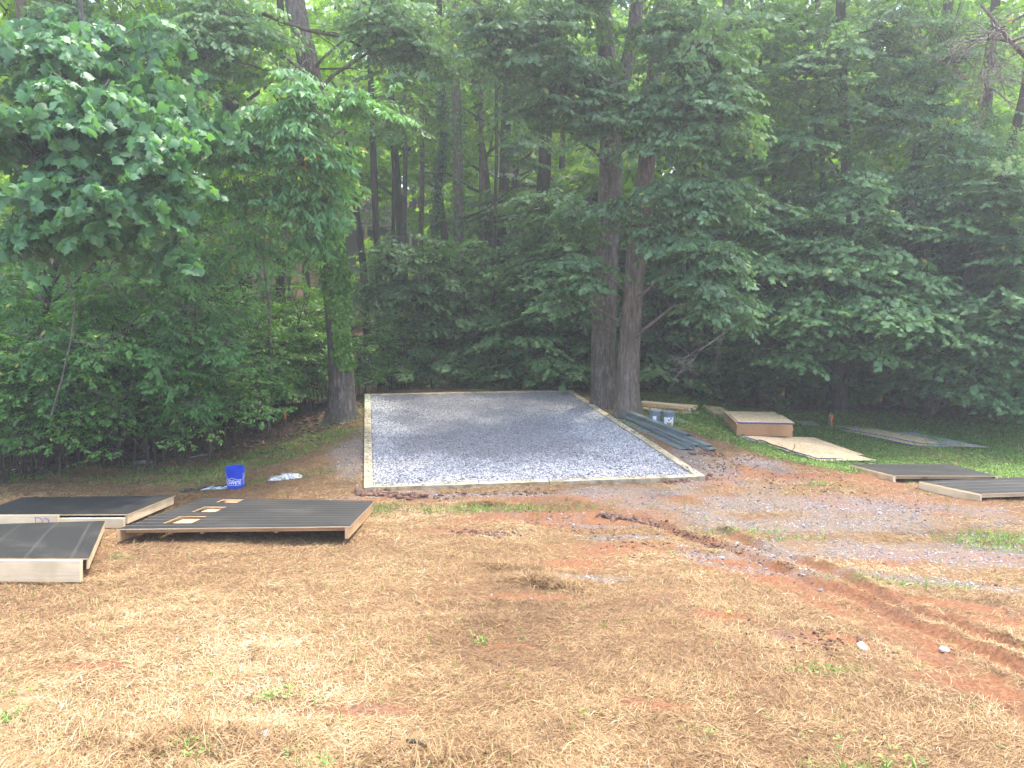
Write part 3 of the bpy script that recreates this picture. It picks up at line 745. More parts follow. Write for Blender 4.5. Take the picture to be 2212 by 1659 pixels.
# two grey buckets with lids and labels
def grey_bucket(px, py, label, marks, rot):
    p_ = G(px, py); t_ = thing("bucket", label, "bucket", (p_[0], p_[1], h(p_[0], p_[1])-.01), 0, "lidded grey buckets by the steel channels"); t_.scale = (.84,.84,.84)
    o = bucket_body(.36, .128, .145, True).build("bucket_body", M['grey_plastic'], t_); 
    pass
    f_ = math.atan2(-p_[1], -p_[0])+rot
    def lab(x0, y0, x1, y1, m_, e=.0015, nm="label_print"):
        mb = MB(); K = 8; vs = []
        for k in range(K+1): vs += [(x0+(x1-x0)*k/K, y0, 0), (x0+(x1-x0)*k/K, y1, 0)]
        mb.add(wrap(vs, .130, f_, 0, e, (.145-.128)/.36), [[2*k, 2*k+2, 2*k+3, 2*k+1] for k in range(K)])
        mb.build(nm, M[m_], t_, weld=False)
    for a_ in marks: lab(*a_)
    handle_mb(.145, .29, .02, f_+R(90)).build("handle", M['wire'], t_)
    return t_
grey_bucket(1416, 917, "grey bucket with lid and one white label, left of the pair by the steel channels", [(-.085,.03,-.005,.25,'white_print')], R(8))
grey_bucket(1443.5, 919, "grey lidded bucket with pictured label, right of the pair by the steel channels",
            [(-.11,.02,-.035,.25,'white_print'), (-.03,.02,.075,.12,'gold_print'), (-.03,.125,.075,.25,'white_print',.0012), (-.005,.16,.03,.20,'dark_print',.0022), (.035,.20,.07,.24,'blue_print',.0022), (.08,.02,.125,.25,'white_print')], R(0))

# ------------------------------------------------------------------ framed black panels
def frame_from(corners):
    """4 world corners (front left, front right, back right, back left) -> origin, rotation matrix columns"""
    fl, fr, br, bl = [np.array(c, float) for c in corners]
    x_ = nrm(((fr-fl)+(br-bl))[None])[0]; y_ = (bl-fl)+(br-fr); y_ = y_-x_*np.dot(x_, y_); y_ = nrm(y_[None])[0]; z_ = np.cross(x_, y_)
    return fl, np.stack([x_, y_, z_], 1)
def panel(name, label, px4, hts, boards, holes=(), sheet_mat='panel', group=None, cat='panel', overhang=0):
    co = [G(a_, b_, hh) for (a_, b_), hh in zip(px4, hts)]
    o_, Rm = frame_from(co); loc = [(Rm.T @ (c-o_)) for c in co]
    t_ = thing(name, label, cat, (0,0,0), 0, group)
    m4 = Matrix([[*Rm[0], o_[0]], [*Rm[1], o_[1]], [*Rm[2], o_[2]], [0,0,0,1]])
    base = m4 @ Vector((0, 0, -.14)); m4.translation = base; t_.matrix_world = m4
    zt = .14
    print("PANEL", name, [np.round(c[:2], 2) for c in loc])
    fl, fr, br, bl = [np.array([c[0], c[1]]) for c in loc]
    def bil(u, v): return (fl*(1-u)+fr*u)*(1-v)+(bl*(1-u)+br*u)*v
    # sheet with rectangular holes: grid of cells
    us = sorted({0., 1., *[hh for q in holes for hh in q[:2]]}); vs = sorted({0., 1., *[hh for q in holes for hh in q[2:4]]})
    L = np.linalg.norm(fr-fl); Wd = np.linalg.norm(bl-fl)
    mb = MB(); mb2 = MB(); e = .012
    def hole(u, v): return any(q[0] < u < q[1] and q[2] < v < q[3] for q in holes)
    cell = {}
    for a_ in range(len(us)-1):
        for c_ in range(len(vs)-1): cell[a_, c_] = not hole((us[a_]+us[a_+1])/2, (vs[c_]+vs[c_+1])/2)
    for (a_, c_), okk in cell.items():
        if not okk: continue
        cs = [(us[a_], vs[c_]), (us[a_+1], vs[c_]), (us[a_+1], vs[c_+1]), (us[a_], vs[c_+1])]
        pt = [bil(*q) for q in cs]; uv = [(q[0]*L, q[1]*Wd) for q in cs]
        mb.add([(*q, zt) for q in pt], [[0,1,2,3]], uv); mb2.add([(*q, zt-e) for q in pt], [[3,2,1,0]], uv)
        for k, nb in enumerate(((a_, c_-1), (a_+1, c_), (a_, c_+1), (a_-1, c_))):
            if not cell.get(nb, False):
                q0, q1 = pt[k], pt[(k+1) % 4]; mb2.add([(*q0, zt-e), (*q1, zt-e), (*q1, zt), (*q0, zt)], [[0,1,2,3]], [(0,0),(.3,0),(.3,.1),(0,.1)])
    mb.build("sheathing", M[sheet_mat], t_); mb2.build("sheathing_core", M['osb'], t_)
    for q in holes:
        p0, p1 = bil(q[0]+.012, (q[2]+q[3])/2), bil(q[1]-.004, (q[2]+q[3])/2); m_ = MB()
        m_.box((*p0, zt-.052), (*p1, zt-.052), (q[3]-q[2])*Wd*1.1, .038); m_.build("blocking", M['pine_orange'], t_)
    for bd in boards:
        (u0, v0), (u1, v1), wd, ht, mt = bd[:5]; dz = bd[5] if len(bd) > 5 else 0
        p0, p1 = bil(u0, v0), bil(u1, v1); m_ = MB()
        zc = zt-e-.001-ht/2+dz
        m_.box((*p0, zc), (*p1, zc), wd, ht); m_.build("joist" if len(bd) < 7 else bd[6], M[mt], t_, bevel=.003)
    return t_, bil, m4
HU = .155
# centre-left panel with three cut-outs
panel("floor_panel", "black grooved panel with three square cut-outs lying on pine joists near the blue bucket", [(254,1143),(756,1144),(809,1082),(441,1081)], [.16,.16,.15,.15],
      [((.004,.0), (.004,1), .038, .125, 'pine_orange'), ((.985,.0), (.985,1), .038, .125, 'pine_orange'), ((.012,.055), (.975,.055), .038, .05, 'pine_orange'), ((.012,.97), (.975,.97), .038, .09, 'pine_orange'),
       ((.33,.1), (.33,.95), .038, .09, 'pine'), ((.66,.1), (.66,.95), .038, .09, 'pine')],
      holes=[(.135,.265,.15,.36), (.135,.255,.50,.68), (.135,.255,.84,.965)])
for uu in (.2,):
    pass
panel("wall_panel", "black panel on pine framing marked in blue ink, rear left of the lawn behind the others", [(-60,1112),(275,1112),(379,1070),(48,1075)], [.17,.17,.15,.15],
      [((.985,.02), (.985,.98), .038, .11, 'pine'), ((.55,-.035), (.995,-.035), .038, .12, 'pine', -.02), ((0,.97), (.98,.97), .038, .1, 'pine'), ((.3,.05), (.3,.95), .038, .1, 'pine'), ((-.2,-.055), (.58,-.055), .04, .155, 'pine', .025)], sheet_mat='panel_y')
wp = bpy.context.scene.objects[-1]
panel("wall_panel", "black panel with a wide pale board along its front, at the left edge of the photo", [(-150,1205),(192,1207),(227,1125),(-30,1133)], [.19,.19,.17,.17],
      [((.99,.02), (.99,.98), .02, .09, 'pine'), ((.0,.97), (.98,.97), .038, .1, 'pine'), ((-.3,-.07), (.965,-.07), .042, .185, 'pine', .028), ((.4,.05), (.4,.95), .038, .1, 'pine')], sheet_mat='panel_y')
panel("floor_panel", "black panel with pine side board on the lawn edge, farther of two at the right", [(1931,1027),(2155,1026),(2053,1003),(1835,1001)], [.125,.125,.11,.11],
      [((.004,.0), (.004,1), .038, .125, 'pine'), ((.99,.0), (.99,1), .038, .125, 'pine'), ((.012,.06), (.975,.06), .038, .05, 'pine')])
panel("floor_panel", "black panel with pine side board, nearer of two at the right edge", [(2119,1067),(2345,1060),(2260,1030),(1986,1039)], [.125,.125,.11,.11],
      [((.004,.0), (.004,1), .038, .13, 'pine'), ((.99,.0), (.99,1), .038, .125, 'pine'), ((.012,.06), (.975,.06), .038, .05, 'pine')])
# blue ink mark on the wide board
V, Fs = text_outline("D7", .10)
o = next(o for o in COL.objects if o.get("label", "").startswith("black panel on pine framing"))
bd = [c for c in o.children if c.name.startswith("joist")][-1]
c0 = bd.data.vertices; ys = min(v.co.y for v in c0); xs = max(v.co.x for v in c0); zs = np.mean([v.co.z for v in c0])
mb = MB()
def ink(pts): 
    for (x0,y0),(x1,y1) in zip(pts[:-1], pts[1:]):
        L = math.hypot(x1-x0,y1-y0)+1e-6; nx_, ny_ = -(y1-y0)/L*.0035, (x1-x0)/L*.0035
        mb.add([(xs-.27+x0+nx_, ys-.002, zs-.05+y0+ny_), (xs-.27+x0-nx_, ys-.002, zs-.05+y0-ny_), (xs-.27+x1-nx_, ys-.002, zs-.05+y1-ny_), (xs-.27+x1+nx_, ys-.002, zs-.05+y1+ny_)], [[0,1,2,3]])
ink([(0,0),(.005,.05),(0,.1)]); ink([(-.01,.098),(.05,.095),(.085,.065),(.08,.03),(.05,.005),(.0,0)]); ink([(.10,.085),(.15,.08),(.16,.06),(.155,.02),(.15,0)])
mb.build("ink_mark", M['ink'], o, weld=False)

# ------------------------------------------------------------------ sheets
def sheet(name, label, fl, fr_dir, W_, L_, th, z0, mat='osb', edge='osb_edge', blue=False, group=None, cat='sheet', tilt=(0,0), bend=0.0):
    """fl world xy, fr_dir: unit xy of the front edge, W_ along it, L_ away; z0 underside height at fl"""
    x_ = np.array([*fr_dir, 0.]); x_ /= np.linalg.norm(x_); y_ = np.array([-x_[1], x_[0], 0])
    t_ = thing(name, label, cat, (fl[0], fl[1], z0), math.atan2(x_[1], x_[0]), group)
    t_.rotation_euler = (tilt[0], tilt[1], math.atan2(x_[1], x_[0]))
    top = MB(); K = 6
    def zb(v): return bend*(1-(2*v-1)**2)
    for k in range(K):
        v0, v1 = k/K, (k+1)/K
        top.add([(0, v0*L_, th+zb(v0)), (W_, v0*L_, th+zb(v0)), (W_, v1*L_, th+zb(v1)), (0, v1*L_, th+zb(v1))], [[0,1,2,3]], [(0+z0, v0*L_), (W_+z0, v0*L_), (W_+z0, v1*L_), (z0, v1*L_)])
        top.add([(0, v0*L_, zb(v0)), (W_, v0*L_, zb(v0)), (W_, v1*L_, zb(v1)), (0, v1*L_, zb(v1))], [[3,2,1,0]], [(0, v0*L_), (W_, v0*L_), (W_, v1*L_), (0, v1*L_)])
    top.build("board_face", M[mat], t_)
    ed = MB(); q = [(0,0),(W_,0),(W_,L_),(0,L_)]
    ed.add([(0,0,0),(W_,0,0),(W_,0,th),(0,0,th)], [[0,1,2,3]], [(0,0),(W_,0),(W_,th),(0,th)]); ed.add([(0,L_,0),(W_,L_,0),(W_,L_,th),(0,L_,th)], [[3,2,1,0]], [(0,0),(W_,0),(W_,th),(0,th)])
    for xx, rv in ((0, 1), (W_, 0)):
        for k in range(K):
            v0, v1 = k/K, (k+1)/K
            ed.add([(xx, v0*L_, zb(v0)), (xx, v1*L_, zb(v1)), (xx, v1*L_, th+zb(v1)), (xx, v0*L_, th+zb(v0))], [[3,2,1,0] if not rv else [0,3,2,1][::-1]], [(v0*L_, 0), (v1*L_, 0), (v1*L_, th), (v0*L_, th)])
    ed.build("board_edge", M['blue_edge' if blue else edge], t_)
    return t_
def unit(a, b): d = np.array(b[:2])-np.array(a[:2]); return d/np.linalg.norm(d)
def rot2(v, a): c, s_ = math.cos(a), math.sin(a); return np.array([v[0]*c-v[1]*s_, v[0]*s_+v[1]*c])
# tall stack
f0 = G(1591, 943); dr = np.array([math.cos(R(-5)), math.sin(R(-5))])
z0 = float(h(f0[0], f0[1]))+.03; th = .0112; ns = 20
gS = "oriented strand boards in the tall square stack"
skew = -.22
for k in range(ns):
    top2 = k >= ns-1
    lab = "pale oriented strand board with blue edges, topmost of the tall square stack" if top2 else ("brown-edged oriented strand board set back under the blue-edged top board of the tall stack" if k == ns-2 else "brown-edged oriented strand board within the tall square stack")
    off = dr*random.uniform(-.012, .010) + rot2(dr, math.pi/2)*(0 if top2 or k < ns-2 else .08)
    if top2: off = off+dr*.02
    sheet("strand_board", lab, f0[:2]+off, rot2(dr, random.uniform(-.004, .004)-.0), 1.08, 1.35 if not top2 else .95, th if k < ns-2 else .016, z0+k*(th+.0016)+0+(0.006 if top2 else 0), blue=top2, group=gS, tilt=(R(-2.0),0))
# three blue-edged boards below / spilled pile
gP = "blue-edged strand boards fanned out on the grass"
base_dir = unit(G(1743,984), G(1866,987))
def place(flpx, frpx, dz, lab, L_=2.44, W_=None, tilt=(0,0), **kw):
    a_ = G(*flpx); b_ = G(*frpx); W2 = W_ or float(np.linalg.norm(b_[:2]-a_[:2]))
    slope = (float(h(*(a_[:2]+rot2(unit(a_, b_), math.pi/2)*L_)))-float(h(*a_[:2])))/L_
    return sheet("strand_board", lab, a_[:2], unit(a_, b_), W2, L_, .012, float(h(a_[0], a_[1]))+dz, tilt=(math.atan(slope)+tilt[0], tilt[1]), **kw)
def slanted(px3, dz, lab, blue=True, mat='osb', th=.012, group=gP, name="strand_board", edge='osb_edge', lift=(0,0,0)):
    """board through three ground points: front-left, front-right, back-left (a parallelogram close to a rectangle)"""
    a_, b_, c_ = [G(*q) for q in px3]
    a_, b_, c_ = [q+np.array([0,0,dz+l]) for q, l in zip((a_, b_, c_), lift)]
    d_ = b_+c_-a_; 
    t_ = thing(name, lab, "sheet", tuple(a_), 0, group); ca = [q-a_ for q in (a_, b_, d_, c_)]
    print("SHEET", np.linalg.norm(b_-a_), np.linalg.norm(c_-a_))
    L1, L2 = np.linalg.norm(b_-a_), np.linalg.norm(c_-a_); uv = [(0,0),(L1,0),(L1,L2),(0,L2)]
    up = np.array([0,0,th]); m_ = MB(); m_.add([q+up for q in ca], [[0,1,2,3]], uv); m_.add(ca, [[3,2,1,0]], uv); m_.build("board_face", M[mat], t_)
    e_ = MB()
    for k in range(4):
        q0, q1 = ca[k], ca[(k+1) % 4]; L = np.linalg.norm(q1-q0); e_.add([q0, q1, q1+up, q0+up], [[0,1,2,3]], [(0,0),(L,0),(L,th),(0,th)])
    e_.build("board_edge", M['blue_edge'] if blue else M[edge], t_); return t_
slanted([(1775,999),(1860,999),(1593,945)], .015, "blue-edged strand board, lowest of the fanned pile")
slanted([(1790,999),(1897,1000),(1600,947)], .032, "blue-edged strand board reaching farthest right in the fanned pile")
slanted([(1765,996),(1872,996),(1605,948)], .05, "blue-edged strand board in the middle of the fanned pile")
slanted([(1743,989),(1867,992),(1640,950)], .070, "blue-edged strand board, topmost of the fanned pile in front of the tall stack")
# a twig lying on it
tw = MB(); a_ = G(1640, 950, .1); b_ = G(1740, 984, .1); pts_ = [a_+(b_-a_)*k/7+np.array([0, 0, .012*math.sin(k*2.1)]) for k in range(8)]
o_ = a_.copy(); tube_path(tw, [q-o_ for q in pts_], .011, 5)
m0 = pts_[5]-o_; tube_path(tw, [m0, m0+np.array([.06,.03,.07]), m0+np.array([.08,.08,.12])], .006, 4); tube_path(tw, [m0, m0+np.array([-.09,-.06,.01])], .006, 4)
tag(tw.build("twig", M['bark_dark'], None, tuple(o_)), "dark forked twig lying on the fanned strand boards", "twig")
# boards behind
gB = "old boards left on the far lawn"
slanted([(1541,903),(1580,906),(1516,884)], .02, "weathered strand board at the bottom of the low stack beyond the tall stack", False, 'ply_old', group="boards in the low stack beyond the tall stack")
for k in range(3):
    slanted([(1540+k,901),(1583,905),(1516+k,883)], .045+.016*k, "pale strand board, topmost of the low stack beyond the tall stack" if k == 2 else "pale strand board inside the low stack beyond the tall stack", False, 'osb', group="boards in the low stack beyond the tall stack", edge='ply_old')
slanted([(1585,899),(1612,902),(1570,893)], .02, "grey-green weathered slab on the grass just behind the tall stack", False, 'osb_grey', th=.03, group=gB, name="weathered_board")
slanted([(1690,917),(1716,920),(1640,900)], .02, "brown old plywood sheet partly hidden behind the tall stack", False, 'ply_old', group=gB, name="weathered_board")
slanted([(1735,921),(1772,921),(1718,912)], .02, "small grey weathered board alone on the grass left of the stake", False, 'osb_grey', group=gB, name="weathered_board")
slanted([(1858,932),(1932,935),(1800,922)], .02, "grey weathered board at the foot of the stake", False, 'osb_grey', group=gB, name="weathered_board")
slanted([(1975,965),(2062,969),(1812,931)], .02, "blue-edged strand board on the lawn right of the stake", True, 'osb', group=gB)
slanted([(1990,963),(2075,967),(1822,930)], .045, "upper blue-edged strand board on the lawn right of the stake", True, 'osb', group=gB)
slanted([(2056,969),(2137,972),(1905,937)], .045, "large grey weathered sheet, rightmost on the far lawn", False, 'osb_grey', group=gB, name="weathered_board")
slanted([(1450,915),(1492,917),(1385,884)], .02, "pale grey board lying behind the two grey buckets", False, 'osb_grey', group=gB, name="weathered_board")

# ------------------------------------------------------------------ lumber
gL = "pine planks in the heap behind the grey buckets"
bd_px = [((1388,884),(1484,897),0), ((1392,885),(1492,896),0), ((1400,884),(1508,895),0), ((1386,882),(1479,894),1), ((1390,882),(1492,893),1), ((1398,881),(1503,892),1), ((1403,881),(1512,893),0),
         ((1386,881),(1484,893),2), ((1391,881),(1497,892),2), ((1397,880),(1507,891),2)]
for k, (p0, p1, lv) in enumerate(bd_px):
    a_ = G(*p0); b_ = G(*p1); a_[2] = float(h(a_[0], a_[1]))+.025+lv*.05+.008*(k % 3); b_[2] = float(h(b_[0], b_[1]))+.025+lv*.05+.012*(k % 2)
    m_ = MB(); c_ = (a_+b_)/2; m_.box(a_-c_, b_-c_, .092, .04, roll=random.uniform(-.04, .04))
    tag(m_.build("plank", M['pine_orange' if k % 3 == 0 else 'pine'], None, tuple(c_), bevel=.003), "pine plank in the loose heap behind the two grey buckets", "plank", gL)

# ------------------------------------------------------------------ steel channels
def channel(p0, p1, z0_, wd, ht, lab, flip=False, lips=True):
    a_ = G(*p0); b_ = G(*p1); a_[2] = float(h(a_[0], a_[1]))+z0_; b_[2] = float(h(b_[0], b_[1]))+z0_
    d = b_-a_; L = np.linalg.norm(d); yaw = math.atan2(d[1], d[0])
    t = .004; lp = .022
    sec = [(-wd/2+lp, 0), (-wd/2, 0), (-wd/2, ht), (wd/2, ht), (wd/2, 0), (wd/2-lp, 0)] if lips else [(-wd/2, 0), (-wd/2, ht), (wd/2, ht), (wd/2, 0)]
    if flip: sec = [(x_, ht-z_) for x_, z_ in sec]
    ins = []
    for k, (x_, z_) in enumerate(sec):
        cz = ht/2; ins.append((x_-math.copysign(t, x_) if abs(abs(x_)-wd/2) < 1e-6 else x_, z_+(t if z_ < cz else -t)))
    V = []; n = len(sec)
    for xx in (0, L):
        V += [(xx, q[0], q[1]) for q in sec] + [(xx, q[0], q[1]) for q in ins]
    Fs = []; m = 2*n
    for k in range(n-1):
        Fs += [[k, k+1, m+k+1, m+k], [n+k+1, n+k, m+n+k, m+n+k+1], [k+1, k, n+k, n+k+1], [m+k, m+k+1, m+n+k+1, m+n+k]]
    for k in (0, n-1): Fs.append([k, n+k, m+n+k, m+k])
    mb = MB(); mb.add(V, Fs); o = mb.build("steel_channel", M['steel'], None, tuple(a_)); o.rotation_euler = (0, -math.asin(d[2]/L), yaw)
    tag(o, lab, "metal channel", "galvanised steel channels beside the gravel pad")
channel((1338,905),(1479,971), .0, .19, .03, "flat grey steel channel lying closest to the gravel pad", lips=False)
channel((1340,898),(1494,972), .035, .11, .045, "shiny open steel channel with its lips up, second from the gravel pad", flip=True)
channel((1352,899),(1540,975), .0, .13, .045, "long steel channel reaching farthest forward under the others")
channel((1350,898),(1531,971), .05, .12, .04, "steel channel resting on the longest one")
channel((1356,901),(1486,952), .10, .125, .045, "short steel channel on top of the pile")
channel((1343,900),(1505,966), .01, .1, .045, "steel channel wedged in the middle of the pile")

# ------------------------------------------------------------------ stakes, plastic, gate, shed, small stuff
def stake(px, py, hh, lab, lean, tape, ribbon):
    p_ = G(px, py); z_ = float(h(p_[0], p_[1])); t_ = thing("survey_stake", lab, "stake", (p_[0], p_[1], z_))
    m_ = MB(); m_.box((0,0,-.08), (lean, 0, hh), .045, .02, up=(0,1,0)); m_.build("stake_wood", M['stake_wood'], t_)
    m_ = MB(); m_.box((lean*tape[0], -.0, hh*tape[0]), (lean*tape[1], 0, hh*tape[1]), .05, .026, up=(0,1,0)); m_.build("tape_band", M['orange_tape'], t_)
    if ribbon:
        m_ = MB(); x0 = lean*tape[0]+.035
        vs = []
        for k in range(8):
            z2 = hh*tape[1]-k*ribbon/7; w_ = .018+.006*math.sin(k); xo = x0+.006*math.sin(k*1.3)
            vs += [(xo-w_, -.03-.006*math.cos(k*1.7), z2), (xo+w_, -.03+.006*math.sin(k*2.), z2)]
        m_.add(vs, [[2*k, 2*k+1, 2*k+3, 2*k+2] for k in range(7)]); o = m_.build("ribbon", M['orange_tape'], t_)
        md = o.modifiers.new("solid", 'SOLIDIFY'); md.thickness = .003
    return t_
stake(1789, 922, .36, "leaning grey wooden stake with orange ribbon on the far lawn", .035, (.78,.84), .27)
stake(617, 921, .40, "thin brown stake with orange tape beside the left thicket", .01, (.45,.92), 0)
# plastic bag of stones
p_ = G(620, 1032); N1, N2 = 44, 16; V = []
for a_ in range(N1):
    for b_ in range(N2):
        u, v = a_/(N1-1), b_/(N2-1); x_ = (u-.5)*.56; y_ = (v-.5)*.24
        e_ = max(0, 1-abs(2*u-1)**5)*max(0, 1-abs(2*v-1)**3)
        z_ = e_*(.03+.03*vn(u*6, v*3, 1, 3)+.03*(vn(u*28, v*14, 1, 4)-.3)) * (1.25 if .35 < u < .95 else .85)
        V.append((x_+.02*(vn(u*12, v*9, 1, 7)-.5), y_*(.8+.3*vn(u*4, 0, 1, 9)), max(0, float(z_))))
i_ = np.arange(N1-1)[:, None]; j_ = np.arange(N2-1)[None, :]
Q_ = np.stack([i_*N2+j_, (i_+1)*N2+j_, (i_+1)*N2+j_+1, i_*N2+j_+1], -1).reshape(-1, 4)
o = link("plastic_bag", np_mesh("plastic_bag", np.array(V), [Q_], True), M['bag'], None, (p_[0], p_[1], h(p_[0], p_[1])+.004)); tag(o, "crumpled clear plastic bag of pale pebbles lying right of the blue bucket", "plastic bag"); o.rotation_euler = (0, 0, R(6))
# black bar, black netting and pale plastic scraps beside the bucket
a_ = G(440, 1054, .03); b_ = G(492, 1049, .06); m_ = MB(); L_ = b_-a_
tube_path(m_, [(-.03,0,.02), (0,0,0), *[L_*k/4+np.array([0,0,.01]) for k in range(1, 5)]], .008, 6); tube_path(m_, [L_*.9+np.array([0,0,.0]), L_*.9+np.array([0.02,.02,.05])], .009, 5)
tag(m_.build("metal_rod", M['black_stuff'], None, tuple(a_)), "thin black metal rod with a bent end leaning by the blue bucket", "rod")
m_ = MB(); p_ = G(432, 1062)
tube_path(m_, [(-.25,-.11,.012), (-.1,-.04,.03), (.1,.04,.02), (.36,.16,.02)], .009, 4)
for k in range(30):
    s0_ = random.uniform(0, 1); q = np.array([-.25+.61*s0_, -.11+.27*s0_, .005]); e_ = q+np.array([random.uniform(-.12,.12), random.uniform(-.04,.06), random.uniform(0,.03)])
    tube_path(m_, [q+np.array([0,0,.01]), (q+e_)/2+np.array([0,0,random.uniform(.02,.05)]), e_+np.array([0,0,.01])], .007, 4)
tag(m_.build("black_netting", M['black_stuff'], None, (p_[0], p_[1], h(p_[0], p_[1]))), "tangle of torn black netting on the grass left of the blue bucket", "netting")
m_ = MB(); p_ = G(465, 1058)
for k in range(34):
    c_ = np.array([random.uniform(-.16,.18), random.uniform(-.05,.06), random.uniform(.005,.04)]); a2 = random.uniform(-.6,.6); L2 = random.uniform(.03,.08)
    d_ = np.array([math.cos(a2), math.sin(a2), random.uniform(-.2,.5)])*L2; w2 = np.array([-math.sin(a2), math.cos(a2), .4])*.012
    m_.add([c_-d_-w2, c_+d_-w2, c_+d_+w2, c_-d_+w2], [[0,1,2,3]])
tag(m_.build("plastic_scrap", M['scrap_blue'], None, (p_[0], p_[1], h(p_[0], p_[1])), weld=False), "crumpled pale blue plastic scrap at the foot of the blue bucket", "plastic scrap")
# tubular gate beyond the pad
def gz(px, py, Y): return P(px, py, Y)
Yg = 22.5; g0 = gz(934, 845, Yg); gt = thing("metal_gate", "grey tubular metal gate with rounded corner behind the gravel pad", "gate", (g0[0], Yg, float(h(g0[0], Yg))))
go = np.array(gt.location)
zt = gz(934, 828, Yg)[2]; zm = gz(934, 842, Yg)[2]; xl = gz(934,828,Yg)[0]; xr = gz(1040,828,Yg)[0]; zb = float(h(g0[0], Yg))+.1
arc = [np.array([xl+.17-.17*math.cos(t_), Yg, zt-.17+.17*math.sin(t_)]) for t_ in np.linspace(0, math.pi/2, 7)]
m_ = MB(); tube_path(m_, [q-go for q in [np.array([xl, Yg, zb])]+arc+[np.array([xr-.15, Yg+.1, zt-.05])]], .024, 8)
tube_path(m_, [q-go for q in [np.array([xr-.15, Yg+.1, zt-.05]), np.array([xr-.02, Yg+.1, zt-.2]), np.array([xr, Yg+.1, zb])]], .024, 8)
m_.build("gate_frame", M['gate_steel'], gt, smooth=True)
for zz_ in (zm, (zm+zb)/2, zb+.05):
    m_ = MB(); tube_path(m_, [np.array([xl+.02, Yg, zz_])-go, np.array([xr-.02, Yg+.1, zz_-.04])-go], .018, 7); m_.build("gate_bar", M['gate_steel'], gt, smooth=True)
m_ = MB(); xx = gz(1010,835,Yg)[0]; tube_path(m_, [np.array([xx, Yg+.03, zt])-go, np.array([xx, Yg+.03, zb])-go], .015, 6); m_.build("gate_bar", M['gate_steel'], gt)
# shed roof seen through the trees
Ys = 46.0; s0 = P(690, 474, Ys); s1 = P(893, 478, Ys); zr = s1[2]; gzz = float(h(s1[0], Ys+2))
sh = thing("shed", "low shed with a pale metal roof far back between the trunks", "shed", (s0[0], Ys, gzz)); so = np.array(sh.location)
m_ = MB(); W1 = s1[0]-s0[0]
m_.add([(-.1,-.5,zr-gzz-.12), (W1+.2,-.5,zr-gzz-.3), (W1+.2,4,zr-gzz-.2), (-.1,4,zr-gzz-.02), (-.1,-.5,zr-gzz-.2), (W1+.2,-.5,zr-gzz-.38), (W1+.2,4,zr-gzz-.28), (-.1,4,zr-gzz-.1)], [[0,1,2,3],[7,6,5,4],[0,4,5,1],[1,5,6,2],[2,6,7,3],[3,7,4,0]])
m_.build("roof", M['roof_metal'], sh)
m_ = MB(); m_.box((.1,1.7,(zr-gzz-.4)/2), (W1-.1,1.7,(zr-gzz-.4)/2), 3.2, zr-gzz-.6); m_.build("wall", M['wall_dark'], sh)
for q in (.05, .5, .97):
    m_ = MB(); m_.box((W1*q,-.3,-.3), (W1*q,-.3,zr-gzz-.3), .14, .14, up=(0,1,0)); m_.build("post", M['pine'], sh)
# stones lying about
rs = np.random.default_rng(3)
for (px, py, sz, lab, mt) in [(1863,1407,.045,"flat pale greenish stone half sunk in the red soil",'rock'), (1560,1206,.025,"small pale stone beside the tyre rut",'rock'), (2040,1404,.028,"round pale stone on the orange tyre track",'rock'),
                          (572,1587,.025,"pale chip of wood on the dead grass near the bottom",'white_print'), (1575,1326,.02,"yellow-green fallen fruit on the red soil",'yellow')]:
    p_ = G(px, py); V, Fc, _ = stones("s", np.array([[0,0,sz*.2]]), np.array([sz]), np.array([.6]), None, .45, .12)
    tag(link("stone" if 'stone' in lab else ("wood_chip" if 'chip' in lab else "fallen_fruit"), np_mesh("stone", V, [Fc], False), M[mt], None, (p_[0], p_[1], h(p_[0], p_[1]))), lab, "stone" if 'stone' in lab else ("wood chip" if 'chip' in lab else "fruit"))
for (x0, y0, x1, y1, rad, lab) in [(752,990,795,985,0,""), (738,991,790,984,.03,"pale fallen branch at the foot of the left thicket"), (285,1002,330,997,.05,"short grey log at the edge of the left thicket"), (880,1601,920,1612,.012,"short black charred stick on the dead grass at the bottom")]:
    if not lab: continue
    if x0 == 738: x0, y0, x1, y1 = 410, 989, 455, 981
    a_ = G(x0, y0, rad); b_ = G(x1, y1, rad); m_ = MB(); c_ = (a_+b_)/2
    tube_path(m_, [a_-c_, (b_-a_)*.2+np.array([0,0,.01]), b_-c_], [rad, rad*.85, rad*.6], 7)
    m_ = MB(); tube_path(m_, [a_-c_, np.array([0,0,.012]), b_-c_], [rad, rad*.85, rad*.6], 7)
    tag(m_.build("fallen_branch", M['bark_dark' if 'black' in lab else 'twig_pale'], None, tuple(c_), smooth=True), lab, "branch")

# ------------------------------------------------------------------ trees at the edge of the clearing
T = []
def TP(pts, Y):
    out = []
    for q in pts: out.append(P(q[0], q[1], q[2] if len(q) > 2 else Y))
    return out
def up(path, dx, dy, z): p = path[-1]; return path+[np.array([p[0]+dx, p[1]+dy, z])]
def hi(x, y, z, rx, n, rz=None): return (np.array([x, y, z]), (rx, rx, rz or rx*.6), n)
OAK = dict(K=7, m=9, sl=.95, droop=.5, tilt=.5, flat=.25)
MAP = dict(K=7, m=8, sl=.95, droop=.45, tilt=.4, flat=.15)
